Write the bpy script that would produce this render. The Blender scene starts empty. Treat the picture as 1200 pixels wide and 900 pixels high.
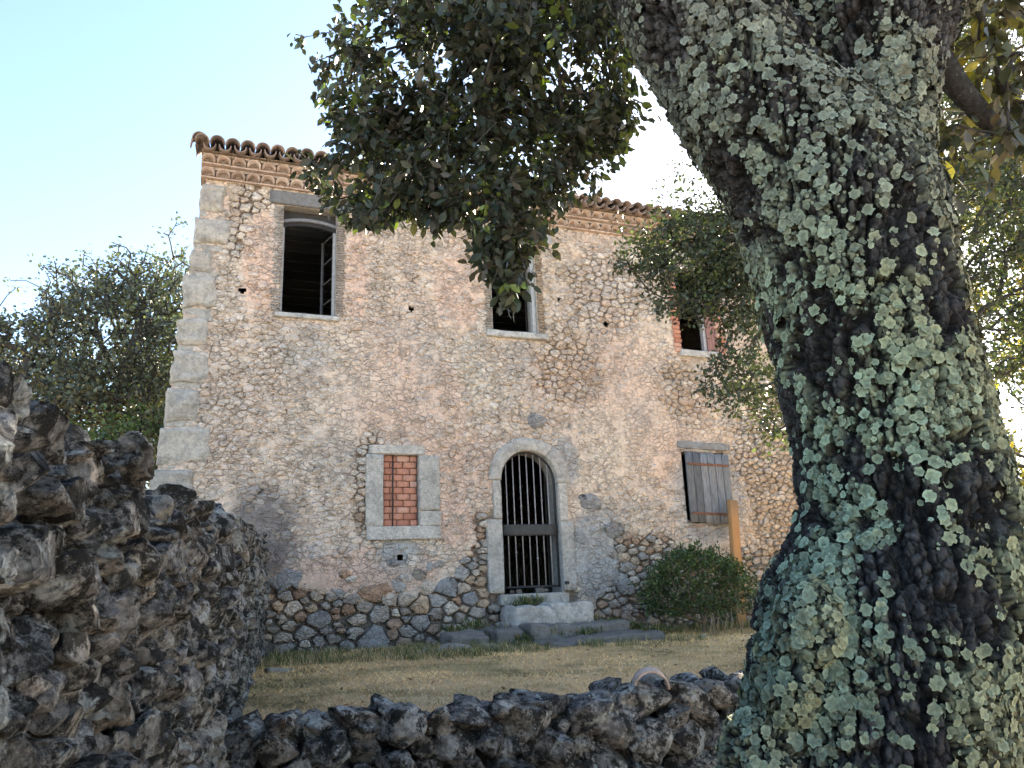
import bpy, math, random
import numpy as np
from mathutils import Vector, Matrix
random.seed(7); RS = np.random.RandomState(11)
SC = bpy.context.scene; COL = SC.collection
# ------------------------------------------------------------------ camera
F = 900.0
def nrm(v): v = np.array(v, float); return v/np.linalg.norm(v)
_Z = nrm((-145, 3253, -900)); _X = nrm((2400, -142, -900)); _X = nrm(_X-_Z*_X.dot(_Z)); _Y = np.cross(_Z, _X)
RM = np.array([_X, _Y, _Z])                       # camera axes to place axes (facade = plane y 0)
CAM = np.array([0, -11.2, 1.55])
cam = bpy.data.objects.new('camera', bpy.data.cameras.new('camera')); COL.objects.link(cam)
cam.data.sensor_width = 36; cam.data.lens = 36*F/1200; cam.data.clip_end = 2000; cam.data.clip_start = .05
M4 = Matrix([list(r) for r in RM]).to_4x4(); M4.translation = Vector(CAM); cam.matrix_world = M4
SC.camera = cam
# ------------------------------------------------------------------ world, sun, exposure
SUN_EL, SUN_AZ = math.radians(27), math.radians(48)    # azimuth from +Y towards +X: low, behind the house on the right
w = bpy.data.worlds.new('World'); SC.world = w; w.use_nodes = True
wn = w.node_tree; bg = wn.nodes['Background']; sk = wn.nodes.new('ShaderNodeTexSky'); sk.sky_type = 'NISHITA'
sk.sun_disc = False; sk.sun_elevation = SUN_EL; sk.sun_rotation = SUN_AZ; sk.air_density = 1.0; sk.dust_density = .45; sk.ozone_density = 1.0
wn.links.new(sk.outputs[0], bg.inputs[0]); bg.inputs[1].default_value = .054
sl = bpy.data.lights.new('sun', 'SUN'); sl.energy = 5.0; sl.angle = math.radians(.6); sl.color = (1, .86, .66)
so = bpy.data.objects.new('sun', sl); COL.objects.link(so)
sd = Vector((math.cos(SUN_EL)*math.sin(SUN_AZ), math.cos(SUN_EL)*math.cos(SUN_AZ), math.sin(SUN_EL)))
so.rotation_euler = sd.to_track_quat('Z', 'Y').to_euler(); so.location = (20, 20, 20)
SC.view_settings.view_transform = 'Standard'; SC.view_settings.look = 'None'; SC.view_settings.exposure = 3.12; SC.view_settings.gamma = 1
# ------------------------------------------------------------------ places in the scene from the survey of the photograph
def ray(u, v): return RM@np.array([(u-600)/F, (450-v)/F, -1.])
def fac(u, v, Y=0.):
    r = ray(u, v); return CAM+r*((Y-CAM[1])/r[1])
HD = ray(600, 450); HD = nrm((HD[0], HD[1], 0))
def vp(u, v, dist):                                # point at a horizontal distance
    r = ray(u, v); return CAM+r*(dist/r.dot(HD))
# ------------------------------------------------------------------ noise
def hsh(ix, iy, iz, seed=0):
    n = (ix.astype(np.int64)*374761393+iy.astype(np.int64)*668265263+iz.astype(np.int64)*2147483647+seed*144665) & 0xffffffff
    n = ((n ^ (n >> 13))*1274126177) & 0xffffffff
    n = ((n ^ (n >> 16))*2246822519) & 0xffffffff
    return ((n ^ (n >> 15)) & 0xffffff)/float(0xffffff)
def vn(P, seed=0):
    P = np.asarray(P, float); i = np.floor(P).astype(np.int64); f = P-i; f = f*f*(3-2*f)
    r = 0
    for dx in (0, 1):
        for dy in (0, 1):
            for dz in (0, 1):
                wgt = (f[:, 0] if dx else 1-f[:, 0])*(f[:, 1] if dy else 1-f[:, 1])*(f[:, 2] if dz else 1-f[:, 2])
                r = r+wgt*hsh(i[:, 0]+dx, i[:, 1]+dy, i[:, 2]+dz, seed)
    return r*2-1
def fbm(P, octv=4, seed=0, gain=.5, ridged=False):
    P = np.asarray(P, float); a = 1; s = 0; t = 0
    for k in range(octv):
        v = vn(P*(2.03**k)+k*17.3, seed+k)
        if ridged: v = 1-2*np.abs(v)
        s = s+a*v; t += a; a *= gain
    return s/t
def vor(P, seed=0):
    P = np.asarray(P, float); i = np.floor(P).astype(np.int64)
    f1 = np.full(len(P), 9.); f2 = np.full(len(P), 9.); idv = np.zeros(len(P))
    for dx in (-1, 0, 1):
        for dy in (-1, 0, 1):
            for dz in (-1, 0, 1):
                a, b, c = i[:, 0]+dx, i[:, 1]+dy, i[:, 2]+dz
                q = np.stack([a+hsh(a, b, c, seed), b+hsh(a, b, c, seed+1), c+hsh(a, b, c, seed+2)], 1)
                d = np.linalg.norm(P-q, axis=1); h = hsh(a, b, c, seed+3)
                m = d < f1
                f2 = np.where(m, f1, np.minimum(f2, d)); idv = np.where(m, h, idv); f1 = np.where(m, d, f1)
    return f1, f2, idv
def sstep(a, b, x): t = np.clip((x-a)/(b-a), 0, 1); return t*t*(3-2*t)
# ------------------------------------------------------------------ objects
def link(name, me, mat, parent=None, loc=None, rot=None):
    o = bpy.data.objects.new(name, me); COL.objects.link(o)
    if mat is not None and me is not None and not me.materials: me.materials.append(mat)
    if parent is not None: o.parent = parent
    if loc is not None: o.location = [float(c) for c in loc]
    if rot is not None: o.rotation_euler = rot
    return o
def mesh(name, V, Fc, col=None, smooth=True):
    me = bpy.data.meshes.new(name); V = np.asarray(V, np.float32)
    if isinstance(Fc, np.ndarray):
        k = Fc.shape[1]; n = len(Fc)
        me.vertices.add(len(V)); me.vertices.foreach_set('co', V.ravel())
        me.loops.add(n*k); me.loops.foreach_set('vertex_index', Fc.astype(np.int32).ravel())
        me.polygons.add(n); me.polygons.foreach_set('loop_start', np.arange(0, n*k, k, dtype=np.int32))
        me.polygons.foreach_set('loop_total', np.full(n, k, np.int32)); me.update(calc_edges=True)
    else:
        me.from_pydata(V.tolist(), [], Fc); me.update()
    if smooth: me.polygons.foreach_set('use_smooth', np.ones(len(me.polygons), bool))
    if col is not None:
        a = me.color_attributes.new('Col', 'FLOAT_COLOR', 'POINT'); c = np.ones((len(V), 4), np.float32); c[:, :3] = col
        a.data.foreach_set('color', c.ravel())
    return me
class MB:
    def __init__(s): s.V = []; s.F = []; s.C = []; s.n = 0
    def add(s, V, Fc, col=(1, 1, 1)):
        V = np.asarray(V, float); s.V.append(V)
        s.F.extend([[int(i)+s.n for i in f] for f in Fc])
        s.C.append(np.broadcast_to(np.asarray(col, float), (len(V), 3))); s.n += len(V)
    def mesh(s, name, smooth=True): return mesh(name, np.concatenate(s.V), s.F, np.concatenate(s.C), smooth)
class NB:                                          # same-size faces, fast
    def __init__(s): s.V = []; s.F = []; s.C = []; s.n = 0
    def add(s, V, Fc, col):
        s.V.append(V); s.F.append(Fc+s.n); s.C.append(np.broadcast_to(np.asarray(col, float), (len(V), 3))); s.n += len(V)
    def mesh(s, name, smooth=True): return mesh(name, np.concatenate(s.V), np.concatenate(s.F), np.concatenate(s.C), smooth)
def root(name, label, cat, loc=(0, 0, 0), group=None):
    o = bpy.data.objects.new(name, None); COL.objects.link(o); o.location = [float(c) for c in loc]; o['label'] = label; o['category'] = cat
    o.empty_display_size = .2
    if group: o['group'] = group
    return o
def tag(o, label, cat, group=None):
    o['label'] = label; o['category'] = cat
    if group: o['group'] = group
    return o
def rbox(sx, sy, sz, n=4, rnd=.1, amp=0., seed=0, freq=6., slump=0.):
    """rounded rough block centred on the origin"""
    key = {}; V = []; Fc = []
    def vid(i, j, k):
        if (i, j, k) not in key: key[(i, j, k)] = len(V); V.append((2*i/n-1, 2*j/n-1, 2*k/n-1))
        return key[(i, j, k)]
    for a in range(n):
        for b in range(n):
            for s in (0, n):
                q = [(a, b), (a+1, b), (a+1, b+1), (a, b+1)]
                for ax in range(3):
                    c = [(s, p, r) if ax == 0 else ((r, s, p) if ax == 1 else (p, r, s)) for p, r in q]
                    if s == 0: c = c[::-1]
                    Fc.append([vid(*t) for t in c])
    V = np.array(V); h = np.array([sx, sy, sz])/2; r = min(rnd, h.min()*.98)
    # crowd the outer rings towards the edges
    Q = np.sign(V)*np.where(np.abs(V) > .999, 1, np.abs(V)**.7)*h
    inner = np.clip(Q, -(h-r), h-r); d = Q-inner; L = np.linalg.norm(d, axis=1, keepdims=True); L[L < 1e-9] = 1
    P = inner+d/L*r*(np.linalg.norm(d, axis=1, keepdims=True) > 1e-9)
    if amp:
        N = P/np.linalg.norm(P/h, axis=1, keepdims=True)/h; N /= np.linalg.norm(N, axis=1, keepdims=True)+1e-9
        P = P+N*(amp*fbm(P*freq+seed*7.1, 4, seed))[:, None]
        P = P+amp*.6*np.stack([vn(P*freq*.5+k*31+seed, 5) for k in range(3)], 1)
    return P, Fc
def tube(pts, rad, sides=6, caps=True):
    pts = np.asarray(pts, float); n = len(pts); rad = np.broadcast_to(rad, (n,))
    T = np.gradient(pts, axis=0); T /= np.linalg.norm(T, axis=1, keepdims=True)+1e-9
    up = np.array([0, 0, 1.]) if abs(T[0][2]) < .9 else np.array([1., 0, 0])
    V = []
    u = np.cross(T[0], up); u /= np.linalg.norm(u)
    for i in range(n):
        u = u-T[i]*u.dot(T[i]); u /= np.linalg.norm(u)+1e-9; v = np.cross(T[i], u)
        a = np.arange(sides)*2*math.pi/sides
        V.append(pts[i]+rad[i]*(np.cos(a)[:, None]*u+np.sin(a)[:, None]*v))
    Fc = [[i*sides+j, i*sides+(j+1) % sides, (i+1)*sides+(j+1) % sides, (i+1)*sides+j] for i in range(n-1) for j in range(sides)]
    if caps: Fc += [list(range(sides))[::-1], [(n-1)*sides+j for j in range(sides)]]
    return np.concatenate(V), Fc
# ------------------------------------------------------------------ materials
class NT:
    def __init__(s, name):
        s.m = bpy.data.materials.new(name); s.m.use_nodes = True; s.t = s.m.node_tree; s.b = s.t.nodes['Principled BSDF']; s.out = s.t.nodes['Material Output']
        s.b.inputs['Roughness'].default_value = .9; s.b.inputs['Specular IOR Level'].default_value = .25
        g = s.n('ShaderNodeNewGeometry'); s.pos = g.outputs['Position']
    def n(s, t, **k):
        x = s.t.nodes.new(t)
        for a, b in k.items(): setattr(x, a, b)
        return x
    def l(s, a, b): s.t.links.new(a, b)
    def noise(s, sc, det=4, rough=.6, vec=None, dist=0):
        x = s.n('ShaderNodeTexNoise'); x.inputs['Scale'].default_value = sc; x.inputs['Detail'].default_value = det; x.inputs['Roughness'].default_value = rough; x.inputs['Distortion'].default_value = dist
        s.l(vec or s.pos, x.inputs['Vector']); return x.outputs['Fac']
    def vor(s, sc, feat='F1', vec=None):
        x = s.n('ShaderNodeTexVoronoi', feature=feat); x.inputs['Scale'].default_value = sc; s.l(vec or s.pos, x.inputs['Vector']); return x.outputs['Distance']
    def scale(s, v, vec=None):
        x = s.n('ShaderNodeMapping'); x.inputs['Scale'].default_value = v; s.l(vec or s.pos, x.inputs['Vector']); return x.outputs[0]
    def ramp(s, f, st):
        x = s.n('ShaderNodeValToRGB'); e = x.color_ramp.elements
        while len(e) < len(st): e.new(.5)
        for i, (p, c) in enumerate(st):
            e[i].position = p; e[i].color = (*c, 1) if hasattr(c, '__len__') else (c, c, c, 1)
        s.l(f, x.inputs[0]); return x.outputs[0]
    def mix(s, a, b, f=.5, mode='MIX'):
        x = s.n('ShaderNodeMix', data_type='RGBA', blend_type=mode)
        for v, i in ((f, 0), (a, 6), (b, 7)):
            if hasattr(v, 'is_linked') or hasattr(v, 'links'): s.l(v, x.inputs[i])
            else: x.inputs[i].default_value = v if i == 0 else (*v, 1)
        return x.outputs[2]
    def math(s, op, a, b=0.):
        x = s.n('ShaderNodeMath', operation=op)
        for v, i in ((a, 0), (b, 1)):
            if hasattr(v, 'links'): s.l(v, x.inputs[i])
            else: x.inputs[i].default_value = v
        return x.outputs[0]
    def col(s): x = s.n('ShaderNodeVertexColor', layer_name='Col'); return x.outputs[0]
    def rnd(s): x = s.n('ShaderNodeObjectInfo'); return x.outputs['Random']
    def base(s, c):
        if hasattr(c, 'links'): s.l(c, s.b.inputs['Base Color'])
        else: s.b.inputs['Base Color'].default_value = (*c, 1)
    def bump(s, h, d=.01, st=1., nin=None):
        x = s.n('ShaderNodeBump'); x.inputs['Distance'].default_value = d; x.inputs['Strength'].default_value = st; s.l(h, x.inputs['Height'])
        if nin: s.l(nin, x.inputs['Normal'])
        s.l(x.outputs[0], s.b.inputs['Normal']); return x.outputs[0]
def m_masonry():                                   # facade stones, mortar and render: colour from the piece, mottled
    t = NT('masonry'); c = t.col()
    mt = t.ramp(t.noise(9, 8, .75), [(.3, .72), (.5, 1.0), (.72, 1.22)])
    c = t.mix(c, mt, 1., 'MULTIPLY')
    c = t.mix(c, t.ramp(t.noise(55, 5, .7), [(.3, .78), (.55, 1.0), (.75, 1.12)]), 1., 'MULTIPLY')
    grime = t.ramp(t.noise(2.2, 6, .7), [(.45, 0), (.65, .4)])
    c = t.mix(c, (.27, .25, .235), t.math('MULTIPLY', grime, t.ramp(t.noise(22, 6, .75), [(.4, 0), (.62, 1)])))
    wv = t.n('ShaderNodeVectorMath', operation='ADD'); wn_ = t.n('ShaderNodeTexNoise'); wn_.inputs['Scale'].default_value = 9; wn_.inputs['Detail'].default_value = 4; t.l(t.pos, wn_.inputs['Vector'])
    ws = t.n('ShaderNodeVectorMath', operation='SCALE'); ws.inputs['Scale'].default_value = .12; t.l(wn_.outputs['Color'], ws.inputs[0]); t.l(t.pos, wv.inputs[0]); t.l(ws.outputs[0], wv.inputs[1])
    ck = t.vor(1., 'DISTANCE_TO_EDGE', t.scale((8.5, 3, 13), wv.outputs[0])); ck2 = t.vor(1., 'DISTANCE_TO_EDGE', t.scale((21, 9, 30), wv.outputs[0]))
    msk = t.ramp(t.noise(2.5, 5, .7), [(.36, 0), (.52, 1)])
    crk = t.math('MULTIPLY', t.ramp(ck, [(0, 1), (.05, .7), (.10, 0)]), msk); crk2 = t.math('MULTIPLY', t.ramp(ck2, [(0, 1), (.09, 0)]), t.ramp(t.noise(5, 5, .7), [(.45, 0), (.6, .7)]))
    cr = t.math('MAXIMUM', crk, crk2); c = t.mix(c, (.28, .22, .18), t.math('MULTIPLY', cr, .40))
    t.base(c); h = t.math('ADD', t.noise(40, 8, .75), t.math('MULTIPLY', t.noise(11, 4, .6), 2.))
    n = t.bump(t.math('SUBTRACT', h, t.math('MULTIPLY', cr, 1.1)), .02, 1.); t.bump(t.vor(85), .006, .6, n); return t.m
def m_ashlar():                                    # dressed grey limestone
    t = NT('grey_limestone'); c = t.col()
    c = t.mix(c, t.ramp(t.noise(14, 7, .75), [(.3, .6), (.5, 1.0), (.7, 1.2)]), 1., 'MULTIPLY'); c = t.mix(c, (.22, .21, .2), t.ramp(t.noise(4.5, 8, .82), [(.46, 0), (.62, .6)]))
    sp = t.ramp(t.noise(70, 4, .7), [(.56, 0), (.66, .55)]); c = t.mix(c, (.12, .12, .12), sp)
    t.base(c); n = t.bump(t.noise(24, 9, .8), .035, 1.); t.bump(t.vor(60), .01, .8, n); return t.m
def m_field():                                     # rough dark limestone of the dry walls, black crust and white lichen
    t = NT('field_limestone'); r = t.rnd(); a = t.col()
    sep = t.n('ShaderNodeSeparateColor'); t.l(a, sep.inputs[0])
    rr = t.math('FRACT', t.math('ADD', r, sep.outputs[0]))
    c = t.ramp(rr, [(0, (.19, .18, .17)), (.2, (.29, .265, .235)), (.4, (.22, .215, .21)), (.6, (.36, .33, .285)), (.8, (.24, .21, .18)), (1, (.35, .345, .34))])
    c = t.mix(c, t.ramp(t.noise(11, 9, .8), [(.36, .35), (.5, 1.1), (.62, 2.0)]), 1., 'MULTIPLY')
    blk = t.ramp(t.noise(8.3, 9, .82), [(.475, 0), (.535, .94)]); c = t.mix(c, (.018, .018, .017), blk)
    lic = t.ramp(t.noise(9.1, 6, .62, dist=.3), [(.565, 0), (.60, .9)])
    lic = t.math('MULTIPLY', lic, t.ramp(t.noise(60, 3), [(.35, .2), (.55, 1)]))
    c = t.mix(c, (.55, .56, .53), lic)
    c = t.mix(c, (.25, .13, .06), t.ramp(t.noise(5.1, 5, .7), [(.64, 0), (.72, .5)]))
    t.base(c); n = t.bump(t.noise(16, 10, .82), .07, 1.); n = t.bump(t.vor(38), .014, .7, n); t.bump(t.noise(150, 3), .004, .6, n); return t.m
def m_bark():
    t = NT('oak_bark'); c = t.col()
    c = t.mix(c, t.ramp(t.noise(45, 7, .75), [(.3, .5), (.5, 1.), (.7, 1.6)]), 1., 'MULTIPLY')
    crust = t.ramp(t.noise(30, 8, .8), [(.54, 0), (.66, .55)]); c = t.mix(c, (.2, .22, .21), crust)
    t.base(c); n = t.bump(t.noise(70, 8, .8, vec=t.scale((1, 1, .5))), .012, 1.); t.bump(t.vor(120), .004, .7, n); return t.m
def m_plain(name, rough=.85, bd=.003, freq=60, lo=.75, hi=1.2, base=None, scl=None, spec=.25, nf=18):
    t = NT(name); c = t.col() if base is None else t.mix(base, base, 0.)
    v = t.scale(scl) if scl else None
    c = t.mix(c, t.ramp(t.noise(nf, 6, .7, vec=v), [(.3, lo), (.7, hi)]), 1., 'MULTIPLY')
    t.base(c); t.bump(t.noise(freq, 6, .7, vec=v), bd, .8); t.b.inputs['Roughness'].default_value = rough; t.b.inputs['Specular IOR Level'].default_value = spec; return t.m
def m_leaf(name='leaf', trans=.12, rough=.45, tc=(1.5, 1.7, .5)):
    t = NT(name); c = t.col(); c = t.mix(c, t.ramp(t.noise(30, 3), [(.3, .8), (.7, 1.2)]), 1., 'MULTIPLY')
    t.base(c); t.b.inputs['Roughness'].default_value = rough; t.b.inputs['Specular IOR Level'].default_value = .4
    tr = t.n('ShaderNodeBsdfTranslucent'); t.l(t.mix(c, tc, 1., 'MULTIPLY'), tr.inputs[0])
    ms = t.n('ShaderNodeMixShader'); ms.inputs[0].default_value = trans; t.l(t.b.outputs[0], ms.inputs[1]); t.l(tr.outputs[0], ms.inputs[2]); t.l(ms.outputs[0], t.out.inputs[0]); return t.m
def m_tile(name='terracotta', cols=None, dirt=.54):
    t = NT(name); c = t.ramp(t.rnd(), cols or [(0, (.40, .29, .24)), (.3, (.56, .43, .35)), (.6, (.48, .36, .30)), (1, (.64, .52, .44))])
    c = t.mix(c, t.ramp(t.noise(14, 7, .75), [(.3, .6), (.7, 1.25)]), 1., 'MULTIPLY')
    c = t.mix(c, (.2, .18, .17), t.ramp(t.noise(9, 6, .75), [(dirt, 0), (dirt+.14, .75)]))
    t.base(c); t.bump(t.noise(60, 6, .7), .005, .8); return t.m
def m_brick():
    t = NT('red_brick'); c = t.ramp(t.rnd(), [(0, (.40, .175, .12)), (.35, (.50, .23, .155)), (.7, (.54, .28, .20)), (1, (.58, .36, .28))])
    c = t.mix(c, t.ramp(t.noise(25, 7, .75), [(.3, .7), (.7, 1.25)]), 1., 'MULTIPLY'); c = t.mix(c, (.45, .38, .33), t.ramp(t.noise(16, 5, .7), [(.58, 0), (.7, .5)]))
    t.base(c); t.bump(t.noise(60, 6, .7), .005, .8); return t.m
def m_ground():
    t = NT('lawn_soil'); c = t.ramp(t.noise(1.6, 7, .7), [(.3, (.50, .33, .17)), (.5, (.70, .48, .26)), (.7, (.80, .60, .34))])
    c = t.mix(c, t.ramp(t.noise(40, 6, .8), [(.3, .5), (.7, 1.4)]), 1., 'MULTIPLY')
    c = t.mix(c, (.07, .09, .03), t.ramp(t.noise(.9, 6, .7), [(.5, 0), (.62, .7)]))
    sx = t.n('ShaderNodeSeparateXYZ'); t.l(t.pos, sx.inputs[0]); bounce_zone = t.n('ShaderNodeMapRange'); t.l(sx.outputs[1], bounce_zone.inputs[0]); bounce_zone.inputs[1].default_value = -6.4; bounce_zone.inputs[2].default_value = -7.2
    pale = t.mix((.56, .47, .37), t.ramp(t.noise(25, 7, .8), [(.3, .6), (.7, 1.2)]), 1., 'MULTIPLY'); c = t.mix(c, pale, bounce_zone.outputs[0])  # paler unseen ground before the low wall, added to bounce light onto facade
    t.base(c); t.bump(t.noise(30, 8, .8), .03, 1.); return t.m
MAS, ASH, FLD, BRK, LEAF, TILE, BRICK, GRD = m_masonry(), m_ashlar(), m_field(), m_bark(), m_leaf(), m_tile(), m_brick(), m_ground()
LICH = m_plain('foliose_lichen', .9, .006, 170, .6, 1.3, nf=90)
WOOD = m_plain('weathered_wood', .85, .004, 40, .45, 1.35, scl=(6, 6, .6), nf=9)
OLDWOOD = m_plain('board_wood', .9, .003, 30, .6, 1.3, scl=(.5, 5, 5), nf=9)
PAINT = m_plain('old_paint', .8, .004, 50, .65, 1.15)
IRON = m_plain('old_iron', .6, .002, 90, .6, 1.4, spec=.4)
TWIG = m_plain('twig_bark', .9, .004, 60, .6, 1.3)
SOIL = m_plain('dark_soil', .95, .02, 20)
OTILE = m_tile('weathered_terracotta', [(0, (.22, .165, .145)), (.3, (.34, .26, .22)), (.6, (.28, .215, .19)), (1, (.46, .36, .31))], .46)
GRASS = m_leaf('grass', .2, .8, (1.1, 1., .8))
# ------------------------------------------------------------------ the ground
WALL_Y = -6.05                                     # line of the low terrace wall
def wall_x(y): return .58+.095*y                   # face of the tall field wall on the left
def ground_z(X, Y):
    X = np.asarray(X, float); Y = np.asarray(Y, float)
    ter = .74+.20*sstep(-5.5, 0., Y); left = sstep(-.25, -.5, X-wall_x(Y))
    t = np.maximum(sstep(WALL_Y-.12, WALL_Y+.12, Y), left); z = ter*t
    z = z+.04*fbm(np.stack([X*.5, Y*.5, X*0], -1).reshape(-1, 3), 4, 3).reshape(X.shape)
    far = np.maximum(np.abs(X)-20, 0)+np.maximum(Y-20, 0); return z-.9*0*far
def ground():
    a = np.concatenate([[-600, -200, -80, -40, -20, -10], np.arange(-6, 14, .12), [16, 22, 40, 80, 200, 600]])
    b = np.concatenate([[-600, -200, -60, -25, -16], np.arange(-13, 2, .09), [3, 5, 9, 14, 20, 30, 60, 120, 300, 600]])
    X, Y = np.meshgrid(a, b); Z = ground_z(X, Y); n, m = X.shape
    i = np.arange(n*m).reshape(n, m); Fq = np.stack([i[:-1, :-1], i[:-1, 1:], i[1:, 1:], i[1:, :-1]], -1).reshape(-1, 4)
    o = link('ground', mesh('ground', np.stack([X, Y, Z], -1).reshape(-1, 3), Fq), GRD); o['kind'] = 'structure'
ground()
# ------------------------------------------------------------------ the house
HX0, HX1, HTOP = -.62, 10.55, 7.80
house = root('stone_house', 'old two storey rubble stone house with tiled eaves, barred arched door and glassless upper windows', 'house', (4.6, 0, .9))
hm = Matrix.Translation((-4.6, 0, -.9))
def hp(o):                                         # parent a facade part whose mesh is in place coordinates
    o.parent = house; o.matrix_parent_inverse = hm; return o
def child(o, p): o.parent = p; o.matrix_parent_inverse = Matrix.Identity(4); return o
OPEN = [(.72, 1.53, 5.77, 7.54), (4.07, 4.88, 5.77, 7.42), (7.65, 8.47, 5.70, 7.42), (2.27, 2.80, 2.61, 3.66), (4.10, 5.06, 1.585, 3.32), (7.42, 8.32, 2.60, 3.86)]
DCX, DCZ, DR = 4.58, 3.30, .475                    # door arch
SUR = [(.58, 1.68, 5.6, 7.75), (3.94, 5.03, 5.6, 7.62), (7.5, 8.62, 5.55, 7.6), (2.02, 3.13, 2.4, 3.8), (3.85, 5.28, 1.4, 3.3)]
HOLES = [fac(284, 341), fac(482, 362), fac(711, 380), fac(468, 653), fac(655, 352), fac(548, 300)]
def in_rects(x, z, L, pad=0):
    r = np.zeros(np.shape(x), bool)
    for a, b, c, d in L: r |= (x > a-pad) & (x < b+pad) & (z > c-pad) & (z < d+pad)
    return r
def ell(x, z, cx, cz, rx, rz): return 1-np.sqrt(((x-cx)/rx)**2+((z-cz)/rz)**2)
PLAST = [(.42, 6.5, .3, 1.05, 1), (1.85, 6.5, .22, 1.0, 1), (2.15, 2.0, 1.15, .42, 1.3), (3.15, 4.1, .5, 1.3, .55), (3.5, 6.4, .5, .8, .7), (.62, 2.4, .35, .6, 1), (5.75, 2.1, .5, .75, .6),
         (5.2, 3.6, .35, .5, .8), (7.85, 3.1, .85, 1.0, 1.1), (3.35, 2.7, .35, .5, .8), (5.3, 7.0, .3, .8, .3)]
def plaster(x, z):
    P = np.stack([x*1.7, z*1.7, x*0], -1); n = fbm(P, 5, 21)+.25*fbm(P*5, 3, 22)
    m = np.full(np.shape(x), -1.)
    for cx, cz, rx, rz, s in PLAST: m = np.maximum(m, np.clip(ell(x, z, cx, cz, rx, rz), -1, .5)*s)
    return sstep(-.03, .06, m+n*.55-.02)
def exposed(x, z):
    P = np.stack([x*1.2, z*1.2, x*0+5], -1); n = fbm(P, 4, 31)*.3
    e = sstep(.15, -.1, z-1.98-n-.9*sstep(3.0, 3.9, x)*(x < 4)-.3*(x > 4.5))
    e = np.maximum(e, .4*sstep(.1, .5, ell(x, z, 5.4, 5.2, .8, .9)+n)); e = np.maximum(e, .45*sstep(.1, .5, ell(x, z, 7.6, 4.9, .7, .8)+n))
    e = np.maximum(e, .5*sstep(0, .5, ell(x, z, 6.2, 6.7, 1.2, .9)+n)); e = np.maximum(e, .55*sstep(0, .4, ell(x, z, 9.3, 3.2, 1.0, 2.2)+n)); e = np.maximum(e, .8*sstep(0, .4, ell(x, z, .25, 7.2, .35, .9)+n))
    e = np.maximum(e, .7*sstep(0, .4, ell(x, z, 2.1, 3.2, .32, .9)+n))
    return e*(1-plaster(x, z))
def wall_colour(x, z):                             # lime mortar and render, weathered in patches
    P = np.stack([x*.8, z*.8, x*0], -1); a = fbm(P, 5, 41); b = fbm(P*1.7+9, 5, 51)
    beige = np.array([.83, .71, .575]); pink = np.array([.84, .60, .465]); grey = np.array([.50, .485, .47]); dgrey = np.array([.15, .145, .15])
    pk = np.clip(.4+a*.9, 0, 1); gy = np.clip(b*.8-.1, 0, 1)
    for cx, cz, rx, rz, s in PLAST[:5]+PLAST[9:10]: pk = np.maximum(pk, sstep(-.1, .3, ell(x, z, cx, cz, rx, rz))*min(1, s+.2))
    for cx, cz, rx, rz in [(5.75, 2.1, .6, .9), (7.85, 3.1, .8, 1.0), (5.2, 3.6, .3, .5), (2.5, 2.25, .35, .25)]:
        g = sstep(-.1, .3, ell(x, z, cx, cz, rx, rz)+b*.2); gy = np.maximum(gy, g); pk = pk*(1-g)
    for cx, cz, rx, rz in [(1.1, 5.2, .45, .6), (4.5, 5.3, .4, .5), (2.55, 2.15, .5, .3), (8.0, 5.3, .4, .4)]:
        g = .5*sstep(-.1, .5, ell(x, z, cx, cz, rx, rz)+b*.5); gy = np.maximum(gy, g)
    low = sstep(1.7, 1.2, z); gy = np.maximum(gy, low*.8); pk = pk*(1-low*.8)
    c = beige[None]*(1-pk[:, None])+pink[None]*pk[:, None]; c = c*(1-gy[:, None])+grey[None]*gy[:, None]
    d = sstep(-.15, .4, ell(x, z, .62, 2.5, .5, .9)+b*.3)*.85; c = c*(1-d[:, None])+dgrey[None]*d[:, None]
    d = sstep(.0, .5, ell(x, z, 2.2, 3.6, 1.5, .4)+b*.5)*.2; c = c*(1-d[:, None])+dgrey[None]*d[:, None]
    return c
def house_left(z): return -.46-.34*np.clip((7.8-z)/4.3, 0, 1.6)     # battered left corner
def facade():
    st = .028
    def lines(lo, hi, ed):
        L = list(np.arange(lo, hi, st))
        for e in ed: L = [q for q in L if abs(q-e) > st*.45]+[e]
        return np.array(sorted(L+[hi]))
    xs = lines(-1.0, HX1, sorted({o[0] for o in OPEN} | {o[1] for o in OPEN})); zs = lines(.55, HTOP+.1, sorted({o[2] for o in OPEN} | {o[3] for o in OPEN}))
    X, Z = np.meshgrid(xs, zs); x = X.ravel(); z = Z.ravel(); x = np.maximum(x, house_left(z)+.04)
    pl = plaster(x, z); ex = exposed(x, z); P = np.stack([x, z, x*0], -1)
    lv = .010+.010*fbm(P*3, 3, 61); lv = lv*(1-ex)+(-.05)*ex; lv = lv*(1-pl)+(.027+.006*fbm(P*2.5, 3, 62))*pl
    lv = lv+.006*fbm(P*11, 4, 63)+.03*fbm(P*.45, 2, 64)
    nz, nx = X.shape; i = np.arange(nz*nx).reshape(nz, nx); cx = (X[:-1, :-1]+X[1:, 1:])/2; cz = (Z[:-1, :-1]+Z[1:, 1:])/2
    keep = ~in_rects(cx, cz, OPEN) & ~(((cx-DCX)**2+(cz-DCZ)**2 < (DR+.03)**2) & (cz > DCZ-.1)) & (X[:-1, 1:] > house_left(cz))
    for h_ in HOLES: keep &= (cx-h_[0])**2+(cz-h_[2])**2 > .05**2
    Fq = np.stack([i[:-1, :-1], i[:-1, 1:], i[1:, 1:], i[1:, :-1]], -1)[keep]
    c = wall_colour(x, z); c = c*(1-.6*(ex)[:, None])
    me = mesh('facade_wall', np.stack([x, -lv, z], -1), Fq.reshape(-1, 4), c)
    return hp(link('facade_wall', me, MAS))
fwall = facade()
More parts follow.
